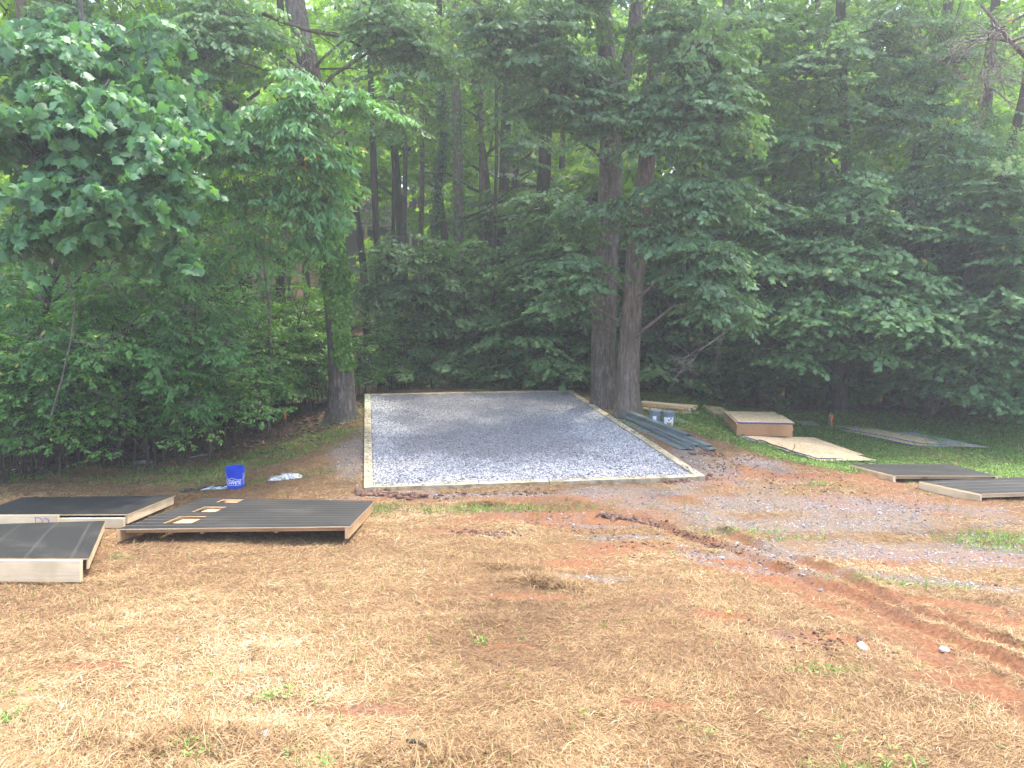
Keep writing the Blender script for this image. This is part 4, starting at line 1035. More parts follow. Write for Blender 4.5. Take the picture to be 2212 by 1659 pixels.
# A: big ivy-clad oak left of the pad
YA = 16.3
pa = TP([(740,890),(735,760),(722,620),(712,520),(700,380),(690,260),(665,130),(640,30)], YA); pa = up(pa, -.5, .1, 13)
tA, tpA = build_tree("oak_tree", "large grey-barked oak with green ivy up its lower trunk, left of the gravel pad", pa, [.30,.26,.25,.24,.22,.22,.21,.20,.10],
   [PB(830,50,15.5,100,n=80,rz=55), PB(500,60,15.2,100,n=60,rz=60), PB(900,110,16,90,n=55,rz=70), PB(760,-60,18,130,n=60), PB(430,110,15.5,120,n=80,rz=80), PB(860,250,17,60,n=18,rz=50),
    hi(-4.6,16.8,13,3,60), hi(-5.8,16.5,11.8,2.4,30)], 'oak', M['leaf_oak'], .115, 'bark_oak', 101, flare=1.2, r_kw=OAK)
# ivy on A
r = np.random.default_rng(77)
def ivy(parent, tp, rad, z0, z1, n, az0, azs, size, r, mat='leaf_ivy', nm='ivy'):
    z = z0+(z1-z0)*r.random(n); base = np.array(parent.location)
    zi = tp[:, 2]; cx = np.interp(z, zi, tp[:, 0]); cy = np.interp(z, zi, tp[:, 1])
    az = az0 + azs*(r.random(n)-.5)*2*(.7+.3*np.sin(z*2.3+1))
    z = np.maximum(z, z0+.55*vn(az*3, az*0, 1.0, 3)-.25+.2*r.random(n))
    rr = rad*1.02+.02+.09*r.random(n)**2
    p = np.stack([cx+np.cos(az)*rr, cy+np.sin(az)*rr, z], 1)
    N = np.stack([np.cos(az), np.sin(az), .35+0*az], 1)+r.normal(size=(n, 3))*.55
    D = np.stack([-np.sin(az)*.0, 0*az, -1+0*az], 1)+r.normal(size=(n, 3))*.45
    V, Fc = leaf_arrays(p-base, D, N, size*(.6+.7*r.random(n)), 'maple')
    tn = np.clip(.42+r.normal(size=n)*.2+.25*(z < (z0+z1)/2), 0, 1)
    link(nm, np_mesh(nm, V, [Fc], False, {'tone': ('FACE', np.repeat(tn, 2))}), M[mat], parent)
zA = float(h(pa[0][0], pa[0][1]))
ivy(tA, tpA, .27, P(735,795,YA)[2], P(712,470,YA)[2], 2600, R(-62), 1.25, .085, r)
# B and C: the pair right of the pad
YB = 17.3
pb = TP([(1306,905),(1304,800),(1305,640),(1312,500),(1320,370),(1322,250),(1310,120),(1300,0)], YB); pb = up(pb, -.2, .2, 13.5)
tB, tpB = build_tree("oak_tree", "thick dark rugged oak, left of the two trunks standing beside the gravel pad", pb, [.31,.285,.27,.26,.255,.25,.19,.17,.09],
   [PB(1180,90,15.2,120,n=100,rz=70), PB(1060,60,15.2,80,n=45,rz=60), PB(1290,200,15.4,90,n=65,rz=60), PB(1250,-40,16,140,n=90), PB(1210,200,15.3,70,n=34,rz=45), PB(1120,230,15.6,50,n=18,rz=30),
    PB(1240,480,16,60,n=20,rz=40), 
    hi(1.6,17.3,13.2,3,60), hi(2.6,17.8,14.5,2.6,40)], 'oak', M['leaf_oak'], .115, 'bark_oak', 102, flare=.8, r_kw=OAK,
   extra=[trunk_arrays([P(1330,240,YB), P(1350,160,YB), P(1372,60,YB), P(1385,-60,YB)+np.array([.2,.3,3.])], [.14,.16,.15,.08], 14, flare=0)[:2]])
YC = 16.2
pc = TP([(1357,905),(1356,820),(1361,720),(1368,620),(1378,500),(1392,400),(1403,280),(1415,140),(1430,0)], YC); pc = up(pc, .4, .1, 13)
tC, tpC = build_tree("oak_tree", "grey-brown oak leaning slightly right, right of the two trunks standing beside the gravel pad", pc, [.27,.235,.225,.21,.20,.18,.165,.15,.15,.08],
   [PB(1500,120,14.8,110,n=95,rz=90), PB(1400,250,15,70,n=45,rz=60), PB(1540,250,14.8,100,n=80,rz=70), PB(1490,420,14.9,90,n=62,rz=60), PB(1330,440,15.3,50,n=16,rz=30), PB(1420,500,14.9,70,n=32,rz=40),
    PB(1530,570,14.6,95,n=80,rz=60), PB(1560,660,14.4,70,n=40,rz=36), PB(1570,430,15,70,n=36,rz=50), PB(1430,40,15,70,n=30,rz=50),
    PB(1260,590,15.6,70,n=32,rz=40), PB(1210,640,16,60,n=24,rz=34),
    hi(3.3,16.6,12.5,3,50), hi(4.2,16.4,11.4,2.2,30)], 'oak', M['leaf_oak'], .12, 'bark_ash', 103, flare=1.0, r_kw=OAK)
# broad-leaved tulip tree hanging in from the left
YJ = 13.8
pj = TP([(40,1000,14.2),(62,900,14),(78,800,13.8),(95,680,13.6),(122,560,13.2),(160,420,12.8),(185,260,12.4),(180,80,12.4)], YJ); pj = up(pj, 0, 0, 11)
build_tree("tulip_tree", "leaning slim tree with big pointed green leaves hanging in from the left edge", pj, [.075,.065,.06,.055,.05,.045,.04,.035,.015],
   [PB(90,330,10.6,130,n=46,rz=80), PB(230,440,10.4,110,n=34,rz=60), PB(50,500,10.2,80,n=18,rz=40), PB(330,300,10.8,90,n=30,rz=80), PB(200,250,11,110,n=36,rz=60), PB(-20,260,10.6,110,n=28), PB(380,540,11,50,n=9,rz=26),
    PB(130,130,11.5,120,n=40,rz=80), PB(340,400,10.8,80,n=20,rz=40), PB(120,500,10.4,90,n=16,rz=30), PB(260,120,12,110,n=34,rz=70), PB(20,120,11.5,110,n=30,rz=70), PB(420,250,12,70,n=18,rz=50), PB(250,540,11.5,70,n=8,rz=24)],
   'tulip', M['leaf_tulip'], .155, 'bark_grey', 104, r_kw=dict(K=5, m=7, sl=.8, droop=.8, tilt=.75, flat=.3), flare=.4, lr=.025, trunk_sides=12)
pk = TP([(575,860,16.6),(585,760,16.2),(580,640,15.6),(565,540,15),(575,430,14.2),(610,330,13.6),(640,240,13.4)], 15); pk = pk+[P(650,190,13.4)]
build_tree("beech_sapling", "bright green narrow-leaved sapling arching in front of the ivy-clad oak", pk, [.045,.04,.035,.03,.025,.02,.014,.008],
   [PB(650,225,12.6,70,n=44,rz=36), PB(755,215,12.6,70,n=26,rz=20), PB(540,320,12.9,90,n=50,rz=50), PB(670,330,12.6,85,n=60,rz=50), PB(460,330,13,70,n=30,rz=46), PB(700,430,13,65,n=46,rz=55), PB(600,420,13,90,n=56,rz=55),
    PB(670,520,13.2,50,n=22,rz=46), PB(480,430,13.1,75,n=36,rz=50), PB(820,235,12.8,36,n=7,rz=12), PB(640,165,12.8,30,n=7,rz=20), PB(560,250,12.8,70,n=18,rz=24), PB(430,560,13.5,90,n=30,rz=40), PB(560,540,13.6,90,n=36,rz=50)],
   'narrow', M['leaf_beech'], .125, 'twig_pale', 105, r_kw=dict(K=6, m=9, sl=.8, droop=.7, tilt=.45, flat=.2), flare=.2, lr=.012, trunk_sides=10)
build_tree("elm_sapling", "mid-green sapling with drooping sprays over the top of the left thicket", TP([(330,960,14.6),(335,860,14.5),(340,740,14.3),(330,640,14.1),(300,560,14),(290,500,14)], 14.3), [.035,.03,.026,.022,.016,.008],
   [PB(300,620,13.2,110,n=44,rz=50), PB(180,640,13.2,100,n=34,rz=50), PB(400,680,13,110,n=44,rz=50), PB(230,760,12.6,90,n=30,rz=40), PB(350,800,12.6,90,n=30,rz=36), PB(100,760,12.6,90,n=26,rz=40), PB(470,770,13,80,n=30,rz=40), PB(40,640,13,80,n=24,rz=50), PB(500,700,14,60,n=20,rz=40), PB(120,860,12.4,60,n=14,rz=26), PB(420,880,13,60,n=14,rz=22)],
   'oval', M['leaf_elm'], .095, 'twig_pale', 106, r_kw=dict(K=6, m=10, sl=.7, droop=.45, tilt=.45, flat=.22), flare=.2, lr=.012, trunk_sides=8)

# other named trunks in the middle distance: (name, label, path pts, Y, radius, bark, blobs)
mid = [
 ("pine_tree", "tall straight trunk with small ivy tufts, left of centre behind the pad", [(1000,800),(992,680),(990,400),(985,200),(975,0)], 24, .19, 'bark_ash', [PB(900,700,22,60,n=22,rz=30), PB(1030,60,24,60,n=14)], 'ivy'),
 ("tulip_tree", "dark ivy-covered trunk bending left of the straight centre trunk", [(925,800),(932,600),(945,420),(960,280),(952,150),(948,0)], 25.5, .14, 'bark_dark', [PB(880,20,25,80,n=26)], 'ivy'),
 ("oak_tree", "dark thick trunk between the straight centre trunk and the pair by the pad", [(1165,800),(1168,600),(1172,450),(1180,250),(1190,120),(1185,0)], 24, .25, 'bark_dark', [PB(1130,330,23,70,n=26,rz=50), PB(1180,520,22,80,n=40,rz=40), PB(1110,170,24,80,n=30)], None),
 ("oak_tree", "slim dark trunk with a fork behind the grey leafy branch right of the ivy-clad oak", [(822,800),(820,640),(812,480),(805,300),(800,150),(798,0)], 23, .12, 'bark_dark', [PB(850,560,20,70,n=30,rz=30), PB(800,640,20,70,n=30,rz=34), PB(870,620,20,60,n=24,rz=26)], None),
 ("oak_tree", "dark trunk left of the ivy-clad oak's upper stem, yellow vine on one side", [(600,820),(605,640),(610,500),(612,300),(612,150),(605,0)], 22, .15, 'bark_dark', [PB(480,120,20,90,n=40), PB(560,500,18,60,n=14,rz=30)], None),
 ("oak_tree", "broad ridged trunk rising out of the left thicket", [(180,840),(180,700),(178,560),(170,420),(150,250),(130,0)], 17, .22, 'bark_ash', [PB(60,120,16,130,n=80), PB(300,170,16,130,n=80), PB(150,20,16,120,n=60)], None),
 ("oak_tree", "brown trunk half hidden just right of the broad ridged trunk in the left thicket", [(205,840),(202,700),(196,560),(215,300),(250,130),(240,0)], 18, .13, 'bark_dark', [PB(300,600,16,80,n=26,rz=40), PB(400,480,17,90,n=40,rz=50)], None),
 ("oak_tree", "dark trunk standing between the thicket and the arching bright sapling", [(525,820),(528,640),(520,480),(505,300),(515,100),(518,0)], 21, .13, 'bark_dark', [PB(400,350,19,100,n=44), PB(480,570,18,70,n=24,rz=36)], None),
 ("sycamore_tree", "pale leaning trunk with grey bark right of the pair by the pad", [(1490,860),(1500,640),(1516,440),(1532,330),(1556,200),(1572,80),(1580,0)], 20, .13, 'bark_grey', [PB(1620,330,19,90,n=50), PB(1600,60,19,110,n=60), PB(1650,480,19,70,n=30,rz=40)], None),
 ("oak_tree", "dark upright trunk just behind the pale leaning trunk", [(1488,820),(1490,700),(1494,560),(1497,400),(1500,200),(1500,0)], 22, .13, 'bark_dark', [PB(1560,180,21,90,n=40), PB(1380,90,21,90,n=40)], None),
 ("maple_tree", "broad dark maple whose boughs overhang the lawn behind the board stacks", [(1812,905),(1820,800),(1835,690),(1850,560),(1830,400),(1820,200),(1815,0)], 18.6, .17, 'bark_dark',
   [PB(1680,600,16.3,90,n=60,rz=46), PB(1800,560,16.3,100,n=76,rz=50), PB(1750,680,15.8,90,n=60,rz=36), PB(1880,660,15.8,90,n=64,rz=40), PB(1960,700,15.6,80,n=50,rz=40), PB(1690,490,17,90,n=56,rz=45), PB(1850,440,17,110,n=80,rz=60), PB(1640,690,16.4,50,n=20,rz=26),
    PB(1740,320,17.5,90,n=56,rz=50), PB(1780,150,17.5,120,n=90,rz=70), PB(1990,600,16.5,80,n=46,rz=45), PB(1700,770,15.9,60,n=18,rz=16), PB(1860,755,15.8,70,n=22,rz=18)], None),
 ("oak_tree", "dark bare-stemmed oak showing between foliage high on the right", [(1925,880),(1930,760),(1942,600),(1965,430),(1985,330),(2005,230),(2035,100),(2050,0)], 19.5, .19, 'bark_dark',
   [PB(1930,230,18.5,90,n=56), PB(2060,300,18,110,n=80), PB(1900,80,18.5,120,n=90), PB(2050,120,18,110,n=70), PB(2000,440,18,90,n=50,rz=50), PB(1960,-40,18,140,n=60)], None),
 ("maple_tree", "dark trunk leaning right near the right edge, above the black panels", [(2010,860),(2040,740),(2075,640),(2100,560),(2140,450),(2180,330),(2215,200)], 17.8, .16, 'bark_dark',
   [PB(2100,740,16,90,n=64,rz=50), PB(2190,690,15.5,90,n=60,rz=60), PB(2120,830,15.6,70,n=36,rz=26), PB(2200,560,16.5,80,n=44), PB(2080,480,17,80,n=44), PB(2170,400,16.5,80,n=46), PB(2200,860,15.4,60,n=26,rz=24), PB(2060,660,16.4,60,n=30,rz=40), PB(2010,770,16.4,60,n=26,rz=26), PB(2250,760,15.3,90,n=50)], None),
 ("oak_tree", "upright trunk behind the stake and its grey board", [(1782,900),(1785,800),(1782,640),(1778,400),(1770,200),(1765,0)], 20, .10, 'bark_dark', [PB(1680,190,20,100,n=50), PB(1620,200,20,60,n=20)], None),
 ("oak_tree", "dim grey trunk behind the plank heap under the bare hanging limb", [(1490,905),(1492,800),(1500,700),(1510,600),(1520,450)], 21.5, .17, 'bark_dark', [PB(1450,330,21,80,n=24)], None),
]
for (px0, px1, Yt, rad, bk) in [(868,875,27,.10,'bark_grey'),(905,912,29,.11,'bark_ash'),(1035,1040,28,.12,'bark_ash'),(1062,1075,22.5,.06,'bark_dark'),(1640,1645,24,.08,'bark_dark'),(1668,1672,25,.11,'bark_dark'),(1715,1722,24.5,.06,'bark_dark'),(1420,1418,23,.07,'bark_dark'),(410,385,20,.09,'bark_dark'),(845,850,24,.07,'bark_dark'),(1565,1600,21,.07,'bark_ash')]:
    mid.append(("oak_tree", "x", [(px0,820),(px0+3,600),((px0+px1)/2+4,350),(px1-3,150),(px1,0)], Yt, rad, bk, [PB(px1+60,40,Yt-.5,60,n=12)], None))
    side = "left of the ivy-clad oak" if px0 < 690 else ("between ivy-clad oak and centre trunk" if px0 < 960 else ("right of the centre trunk" if px0 < 1290 else "beyond the pair by the pad"))
    mid[-1] = ("oak_tree", ("pale" if bk != 'bark_dark' else "dark")+(" slim" if rad < .085 else "")+" bare trunk, "+["first","second","third","fourth"][min(3, sum(1 for q in mid[:-1] if "bare trunk," in q[1] and side in q[1]))]+" from left "+side, *mid[-1][2:])
LF = {'oak_tree': ('oak', 'leaf_oak', .115), 'maple_tree': ('maple', 'leaf_maple', .115), 'tulip_tree': ('maple', 'leaf_far', .16), 'pine_tree': ('maple', 'leaf_far', .14), 'sycamore_tree': ('maple', 'leaf_maple', .115)}
for k, (nm, lb, pts_, Yt, rad, bark, blobs, iv) in enumerate(mid):
    pth = TP(pts_, Yt); x0_, y0_ = pth[0][0], Yt
    top = np.array([pth[-1][0]+(pth[-1][0]-pth[-2][0])*.5, Yt, 16.]); pth = pth+[top]
    n_ = len(pth); rads = [rad*(1-.45*q/(n_-1)) for q in range(n_)]; rads[-1] = .05
    g0_ = float(h(x0_, y0_)); pth[0] = np.array([x0_, y0_, g0_])
    while len(pth) > 2 and pth[1][2] < g0_+.3: pth.pop(1); rads.pop(1)
    blobs = blobs + [hi(top[0], Yt, 14.5, 3.2, 18, 2.4)]
    lk, lm, sz = LF[nm]
    t_, tp_k = build_tree(nm, lb, pth, rads, blobs, lk, M[lm], sz, bark, 200+k, flare=.5, r_kw=MAP if lk == 'maple' else OAK, trunk_sides=14)
    if iv: ivy(t_, tp_k, rad*.95, g0_+.5, 9, 1700 if k == 1 else 900, R(-90), 3.1, .10, r, 'leaf_maple')

# ------------------------------------------------------------------ understorey prototypes, each copied as thing + parts
def clone(t, loc, rz, sc, label=None, lean=(0, 0)):
    c = t.copy(); COL.objects.link(c); c.location = loc; c.rotation_euler = (lean[0], lean[1], rz); c.scale = (sc, sc, sc)
    if label: c["label"] = label
    for ch in t.children:
        d = ch.copy(); COL.objects.link(d); d.parent = c
    return c
def proto(nm, label, cat, group, hgt, rad, blobs, leaf, lmat, size, bark, seed, kw, stems=1, lean=.1):
    r = np.random.default_rng(seed); t = thing(nm, label, cat, (0, 0, 0), 0, group)
    me, axs = crown_mesh("crown", r, blobs, leaf, size, **kw); link("crown", me, M[lmat], t)
    parts = []
    for s_ in range(stems):
        a = r.random()*6.28; e = lean*hgt*(r.random()+.3); b0 = np.array([r.normal()*.15*(stems > 1)*2, r.normal()*.3*(stems > 1), -.3])
        pth = [b0, b0+np.array([r.normal()*.06, r.normal()*.06, hgt*.3]), b0+np.array([math.cos(a)*e*.5+r.normal()*.12, math.sin(a)*e*.5+r.normal()*.12, hgt*.65]), b0+np.array([math.cos(a)*e, math.sin(a)*e, hgt])]
        v, q, tp = trunk_arrays(pth, [rad, rad*.8, rad*.6, rad*.25], 10, step=.25, flare=.5 if stems == 1 else 0); parts.append((v, q))
    parts += limb_paths(r, tp, blobs, rad*.5, axes=axs if rad < .12 else axs[::3])
    V, Q = merge(parts); link("trunk" if stems == 1 else "stems", np_mesh("trunk", V, [Q], True), M[bark], t)
    return t
rp = np.random.default_rng(9)
def tiers(H, r0, n, z0=.8, sp=1.0):
    out = []
    for k in range(n):
        z_ = z0+(H-z0)*k/(n-1); rr = r0*(1-.55*k/(n-1))*sp; a = rp.random()*6.28
        out.append((np.array([math.cos(a)*rr*.35, math.sin(a)*rr*.35, z_]), (rr, rr, .22+.1*rp.random()), int(9+rr*rr*7)))
    return out
# understorey maples (layered)
UM = [proto("maple_sapling", "x", "sapling", "young maples under the tall trees", 4.6, .035, tiers(4.8, 1.7, 8), 'maple', 'leaf_maple', .12, 'twig', 300+k, MAP) for k in range(3)]
um_spots = [(930,700,20.5,.8),(1010,720,21.5,.85),(1180,760,20.6,1.05),(1150,690,23.5,1.0),(1220,690,23,1.15),(850,750,22.5,.6),
            (1430,800,20,.95),(1560,760,21,1.1),(1630,760,20.5,1.0),(1700,760,21.5,1.2),(1880,800,20.5,1.1),(1960,760,20,1.2),(2060,760,19.5,1.2),(2160,760,19,1.2),(2230,760,18,1.2),
            (1130,640,26,1.4),(1400,640,24,1.4),(1300,600,26,1.5),(1530,640,25,1.5),(1650,600,26,1.5),(1760,600,25,1.5),(1930,600,25,1.5),(2080,600,24,1.5),(2200,600,22,1.5), (1270,800,20.2,.8)]
def where(px, Yt):
    d = "in the front row" if Yt < 20.9 else ("a little way in" if Yt < 23.6 else "farther back")
    p_ = ["left behind the pad's far corner","behind the gate","behind the middle of the pad's far edge","just left of the pair by the pad","behind the plank heap","beyond the tall board stack","behind the leaning stake","above the farther black panel","above the nearer black panel"][int(np.searchsorted([860,1020,1170,1290,1500,1720,1900,2100], px))]
    return p_+" "+d
for k, (px, py, Yt, sc) in enumerate(um_spots):
    t_ = UM[k % 3]; q = P(px, py, Yt); loc = (q[0], Yt, float(h(q[0], Yt)))
    if k < 3: t_.location = loc; t_.rotation_euler = (0, 0, rp.random()*6.28); t_.scale = (sc,)*3; t_["label"] = "young layered maple "+where(px, Yt)
    else: clone(t_, loc, rp.random()*6.28, sc, "young layered maple "+where(px, Yt))
# thicket shrubs on the left bank
def bush_blobs(H, rr, n, r):
    out = []
    for k in range(n):
        a = r.random()*6.28; d = rr*math.sqrt(r.random())*.8; z_ = H*(.3+.6*r.random())
        out.append((np.array([math.cos(a)*d, math.sin(a)*d, z_]), (rr*.42, rr*.42, H*.16), 9))
    return out
BK = dict(K=6, m=10, sl=.6, droop=.25, tilt=.45, flat=.3)
BU = [proto("shrub", "x", "shrub", "shrubs of the thicket on the left bank", 2.5, .018, bush_blobs(2.6, 1.25, 15, rp), 'oval', 'leaf_bush', .082, 'twig', 320+k, BK, stems=11, lean=.3) for k in range(3)]
bu_spots = [(-30,980,12.6,1.0),(90,980,13,1.0),(190,960,13.3,1.05),(290,950,13.7,1.0),(380,930,14,1.0),(460,930,14.4,1.0),(520,910,16.4,.85),(585,890,18,.8),(665,880,18.6,.75),
            (10,900,14.6,1.2),(130,880,15,1.25),(260,880,15.4,1.3),(370,850,15.8,1.3),(480,850,16.5,1.25),(570,840,17.6,1.15),(640,830,18.8,1.0),(60,820,17,1.4),(210,800,17.5,1.5),(340,800,18,1.5),(450,790,18.8,1.4),(560,780,20,1.3),(650,760,21,1.2),(780,800,19.6,.7),(860,800,20.2,.7)]
def bul(px, Yt):
    r_ = "front row" if py > 885 else ("middle row" if py > 815 else "back row")
    c_ = ["at the left edge of the photo","behind the rear black panel","left of the blue bucket","straight behind the blue bucket","between bucket and ivy-clad oak","beside the ivy-clad oak"][int(np.searchsorted([70,230,400,520,620], px))]
    return "small-leaved shrub, "+r_+" of the left thicket "+c_
for k, (px, py, Yt, sc) in enumerate(bu_spots):
    t_ = BU[k % 3]; q = P(px, py, Yt); loc = (q[0], Yt, float(h(q[0], Yt)))
    if k < 3: t_.location = loc; t_.scale = (sc,)*3; t_["label"] = bul(px, Yt)
    else: clone(t_, loc, rp.random()*6.28, sc, bul(px, Yt))
# forest trees beyond
FK = dict(K=6, m=7, sl=1.25, droop=.35, tilt=.6, flat=.25)
def tall_blobs(H, z0, rr, n, r, den=26):
    out = []
    for k in range(n):
        a = r.random()*6.28; f_ = (k+.5)/n; z_ = z0+(H-z0)*f_; d = rr*(.35+.6*r.random())*(1-.3*f_)
        out.append((np.array([math.cos(a)*d, math.sin(a)*d, z_]), (rr*.5, rr*.5, rr*.28), den))
    return out
gF = "tall trees deeper in the woods"
FT = [proto("forest_tree", "x", "tree", gF, 15, .16, tall_blobs(14.5, 5, 3.4, 11, rp, 9), 'maple', 'leaf_far', .21, 'bark_ash', 340, FK, lean=.02),
      proto("forest_tree", "x", "tree", gF, 16, .20, tall_blobs(15.5, 7, 3.6, 11, rp, 10), 'oak', 'leaf_far', .22, 'bark_dark', 341, FK, lean=.03),
      proto("forest_tree", "x", "tree", gF, 14, .11, tall_blobs(14, 3.5, 2.6, 11, rp, 9), 'maple', 'leaf_far', .19, 'bark_grey', 342, FK, lean=.06),
      proto("forest_tree", "x", "tree", gF, 9, .06, tall_blobs(9, 1.6, 2.2, 11, rp, 9), 'maple', 'leaf_far', .18, 'bark_dark', 343, FK, lean=.08)]
placed = []; k = 0; nF = 0
rf = np.random.default_rng(44)
while nF < 150 and k < 6000:
    k += 1
    Yt = 24+ (76-24)*rf.random()**.85; x_ = (rf.random()*2-1)*(Yt*.74+3)
    px = 1106+F*x_/Yt
    if Yt < 33 and rf.random() < .5: continue
    if any((x_-a)**2+(Yt-b)**2 < (2.2+.02*Yt)**2 for a, b in placed): continue
    if 690 < px < 900 and Yt < 46 and rf.random() < .55: continue
    if 690 < px < 905 and 40 < Yt < 51: continue
    if 680 < px < 1300 and Yt < 40 and rf.random() < .5: continue
    placed.append((x_, Yt)); ty = [0,1,2,3,2,0,1,3][nF % 8] if nF < 4 or not (680 < px < 1300 and Yt < 40) else 1; t_ = FT[ty]; sc = .85+.4*rf.random()
    lab = ["tall slim", "tall dark-barked", "middling grey-barked", "small low-branched"][ty]+" tree, "+("near" if Yt < 36 else ("halfway back" if Yt < 54 else "far back"))+" in the woods "+("left of the ivy-clad oak" if px < 690 else ("beyond the pad" if px < 1330 else ("right of the pair by the pad" if px < 1750 else "behind the lawn at the right")))
    loc = (x_, Yt, float(h(x_, Yt))-.1)
    if nF in (0,1,2,3): t_.location = loc; t_["label"] = lab
    else: clone(t_, loc, rf.random()*6.28, sc, lab, (rf.normal()*.03, rf.normal()*.03))
    nF += 1
for k in range(40):                     # far tall rows that close the sky
    Yt = 56+34*rf.random(); px = -60+2330*((k+rf.random())/40); x_ = (px-1106)*Yt/F
    clone(FT[[0,1,2][k % 3]], (x_, Yt, float(h(x_, Yt))-.1), rf.random()*6.28, 1.05+.3*rf.random(), ["tall slim","tall dark-barked","middling grey-barked"][k % 3]+" tree in the farthest row of the woods "+("left of the ivy-clad oak" if px < 690 else ("beyond the pad" if px < 1330 else "at the right")))
for k in range(46):                     # low-crowned trees closing the view between the trunks
    Yt = 44+40*rf.random(); px = 640+720*rf.random(); x_ = (px-1106)*Yt/F
    if 690 < px < 905 and Yt < 52: continue
    t_ = FT[[3,2,0][k % 3]]
    clone(t_, (x_, Yt, float(h(x_, Yt))-.1), rf.random()*6.28, .9+.5*rf.random(), ["small low-branched","middling grey-barked","tall slim"][k % 3]+" tree, far back in the woods between the trunks beyond the pad")
for (px, Yt, sc) in [(705,38,.5),(800,40,.5),(925,39,.55),(760,33,.4),(870,34,.42)]:
    x_ = (px-1106)*Yt/F; clone(FT[3], (x_, Yt, float(h(x_, Yt))-.1), px*.1, sc, "small leafy tree half hiding the far shed")
# outer rows of tall trees on both flanks, they close the clearing and shade the woods edge
for (x_, Yt, ty, sc) in [(-9.5,15.5,0,1.),(-12,19,1,1.),(-7,20,1,1.),(13,21.5,1,1.),(5.8,22.5,0,1.),(-15,17,0,1.),(9.8,23,2,1.2),(-9.5,22,0,1.)]:
    clone(FT[ty], (x_, Yt, float(h(x_, Yt))-.1), rf.random()*6.28, sc, "tall forest tree just inside the "+("left" if x_ < 0 else "right")+" edge of the woods, "+("nearest the lawn" if Yt < 17 else ("outermost" if abs(x_) > 11.5 else ("deeper in" if Yt > 21.8 else "closest to the middle"))))
# bare dead limbs
def bare(nm, lab, pts0, rad, n1, seed, mat='twig_pale', spread=1.0):
    r = np.random.default_rng(seed); pts0 = np.array(pts0); o_ = pts0[0]; k_ = 6
    main = np.stack([np.interp(np.linspace(0, 1, k_), np.linspace(0, 1, len(pts0)), pts0[:, q]) for q in range(3)], 1)
    P1 = [main]; R1 = [np.linspace(rad, rad*.35, k_)]; L = np.linalg.norm(main[-1]-main[0])
    lv = [main]
    for gen in range(3):
        nxt = []
        for m_ in lv:
            for _ in range([n1, 4, 3][gen]):
                f_ = .2+.8*r.random(); a_ = m_[min(k_-1, int(f_*(k_-1)))]; d_ = nrm((m_[-1]-m_[0])[None])[0]+r.normal(size=3)*[.8,.75,.7][gen]*spread; d_ /= np.linalg.norm(d_)
                LL = L*[.55,.33,.2][gen]*(.5+.6*r.random()); q = np.stack([a_+d_*LL*t_+np.array([0,0,-.12*LL*t_*t_])+r.normal(size=3)*.012*(t_ > 0) for t_ in np.linspace(0, 1, k_)]); nxt.append(q)
        P1 += nxt; rr = rad*[.45,.25,.14][gen]; R1 += [np.linspace(rr, rr*.4, k_)]*len(nxt); lv = nxt
    V, Q = tubes(np.array(P1)-o_, np.maximum(np.array(R1), .0022), 5)
    return tag(link(nm, np_mesh(nm, V, [Q], True), M[mat], None, tuple(o_)), lab, "branch")
bare("dead_branch", "pale leafless branch hanging below the oak foliage, right of the pair by the pad", [P(1590,700,16), P(1545,735,15.8), P(1505,760,15.6), P(1490,800,15.5)], .022, 6, 5)
bare("dead_branch", "pale bare branch reaching in at the top right corner", [P(2300,190,10.5), P(2200,110,10.3), P(2120,10,10.2)], .05, 8, 6, spread=1.2)
bare("dead_branch", "thin bare twigs crossing in from the right edge below the top corner branch", [P(2330,250,10), P(2180,160,10), P(2020,175,9.9)], .014, 7, 8, spread=.9)
bare("dead_branch", "white-barked dead stem arching out of the left thicket", [P(110,900,12), P(150,760,11.9), P(165,640,11.8), P(130,590,11.8)], .016, 5, 9, spread=.9)
bare("dead_branch", "dark crooked limb crossing in front of the ivy-clad oak near the top", [P(560,25,15.4), P(640,60,15.4), P(720,78,15.4), P(770,80,15.4)], .05, 2, 12, 'bark_dark', .5)
bare("dead_branch", "crooked dark limb growing from the straight centre trunk", [P(1000,470,23.6), P(1050,455,23.4), P(1090,420,23.3), P(1150,370,23)], .035, 4, 13, 'bark_dark', .7)

# ------------------------------------------------------------------ grass, straw, litter
def blades(x, y, L, Wd, tone, r, stand=.15, curve=.3, zoff=0.0, az=None):
    n = len(x); z = h(x, y)+zoff
    az = r.random(n)*6.283 if az is None else az
    el = np.abs(r.normal(size=n))*stand; el = np.clip(el, 0.02, 1.4)
    D = np.stack([np.cos(az)*np.cos(el), np.sin(az)*np.cos(el), np.sin(el)], 1)
    Sd = np.stack([-np.sin(az), np.cos(az), r.normal(size=n)*.5], 1)
    b = np.stack([x, y, z], 1); bend = (r.random(n)-.35)*curve
    m = b + D*(L*.5)[:, None] + np.array([0,0,1])*(L*.10*(1+0*bend))[:, None] + Sd*(bend*L*.3)[:, None]
    e = b + D*L[:, None] + Sd*(bend*L)[:, None] - np.array([0,0,1])*(L*.05*(el < .5))[:, None]
    w2 = Sd*(Wd*.5)[:, None]
    V = np.stack([b-w2, b+w2, m+w2*.9, m-w2*.9, e], 1).reshape(-1, 3)
    i0 = np.arange(n)*5
    return V, np.stack([i0, i0+1, i0+2, i0+3], 1), np.stack([i0+3, i0+2, i0+4], 1), tone
def grass_obj(name, x, y, L, Wd, tone, mat, r, **kw):
    V, q, t3, tn = blades(x, y, L, Wd, tone, r, **kw)
    return kind(link(name, np_mesh(name, V, [q, t3], False, {'tone': ('FACE', np.concatenate([tn, tn]))}), M[mat]), 'stuff')
rg = np.random.default_rng(21)
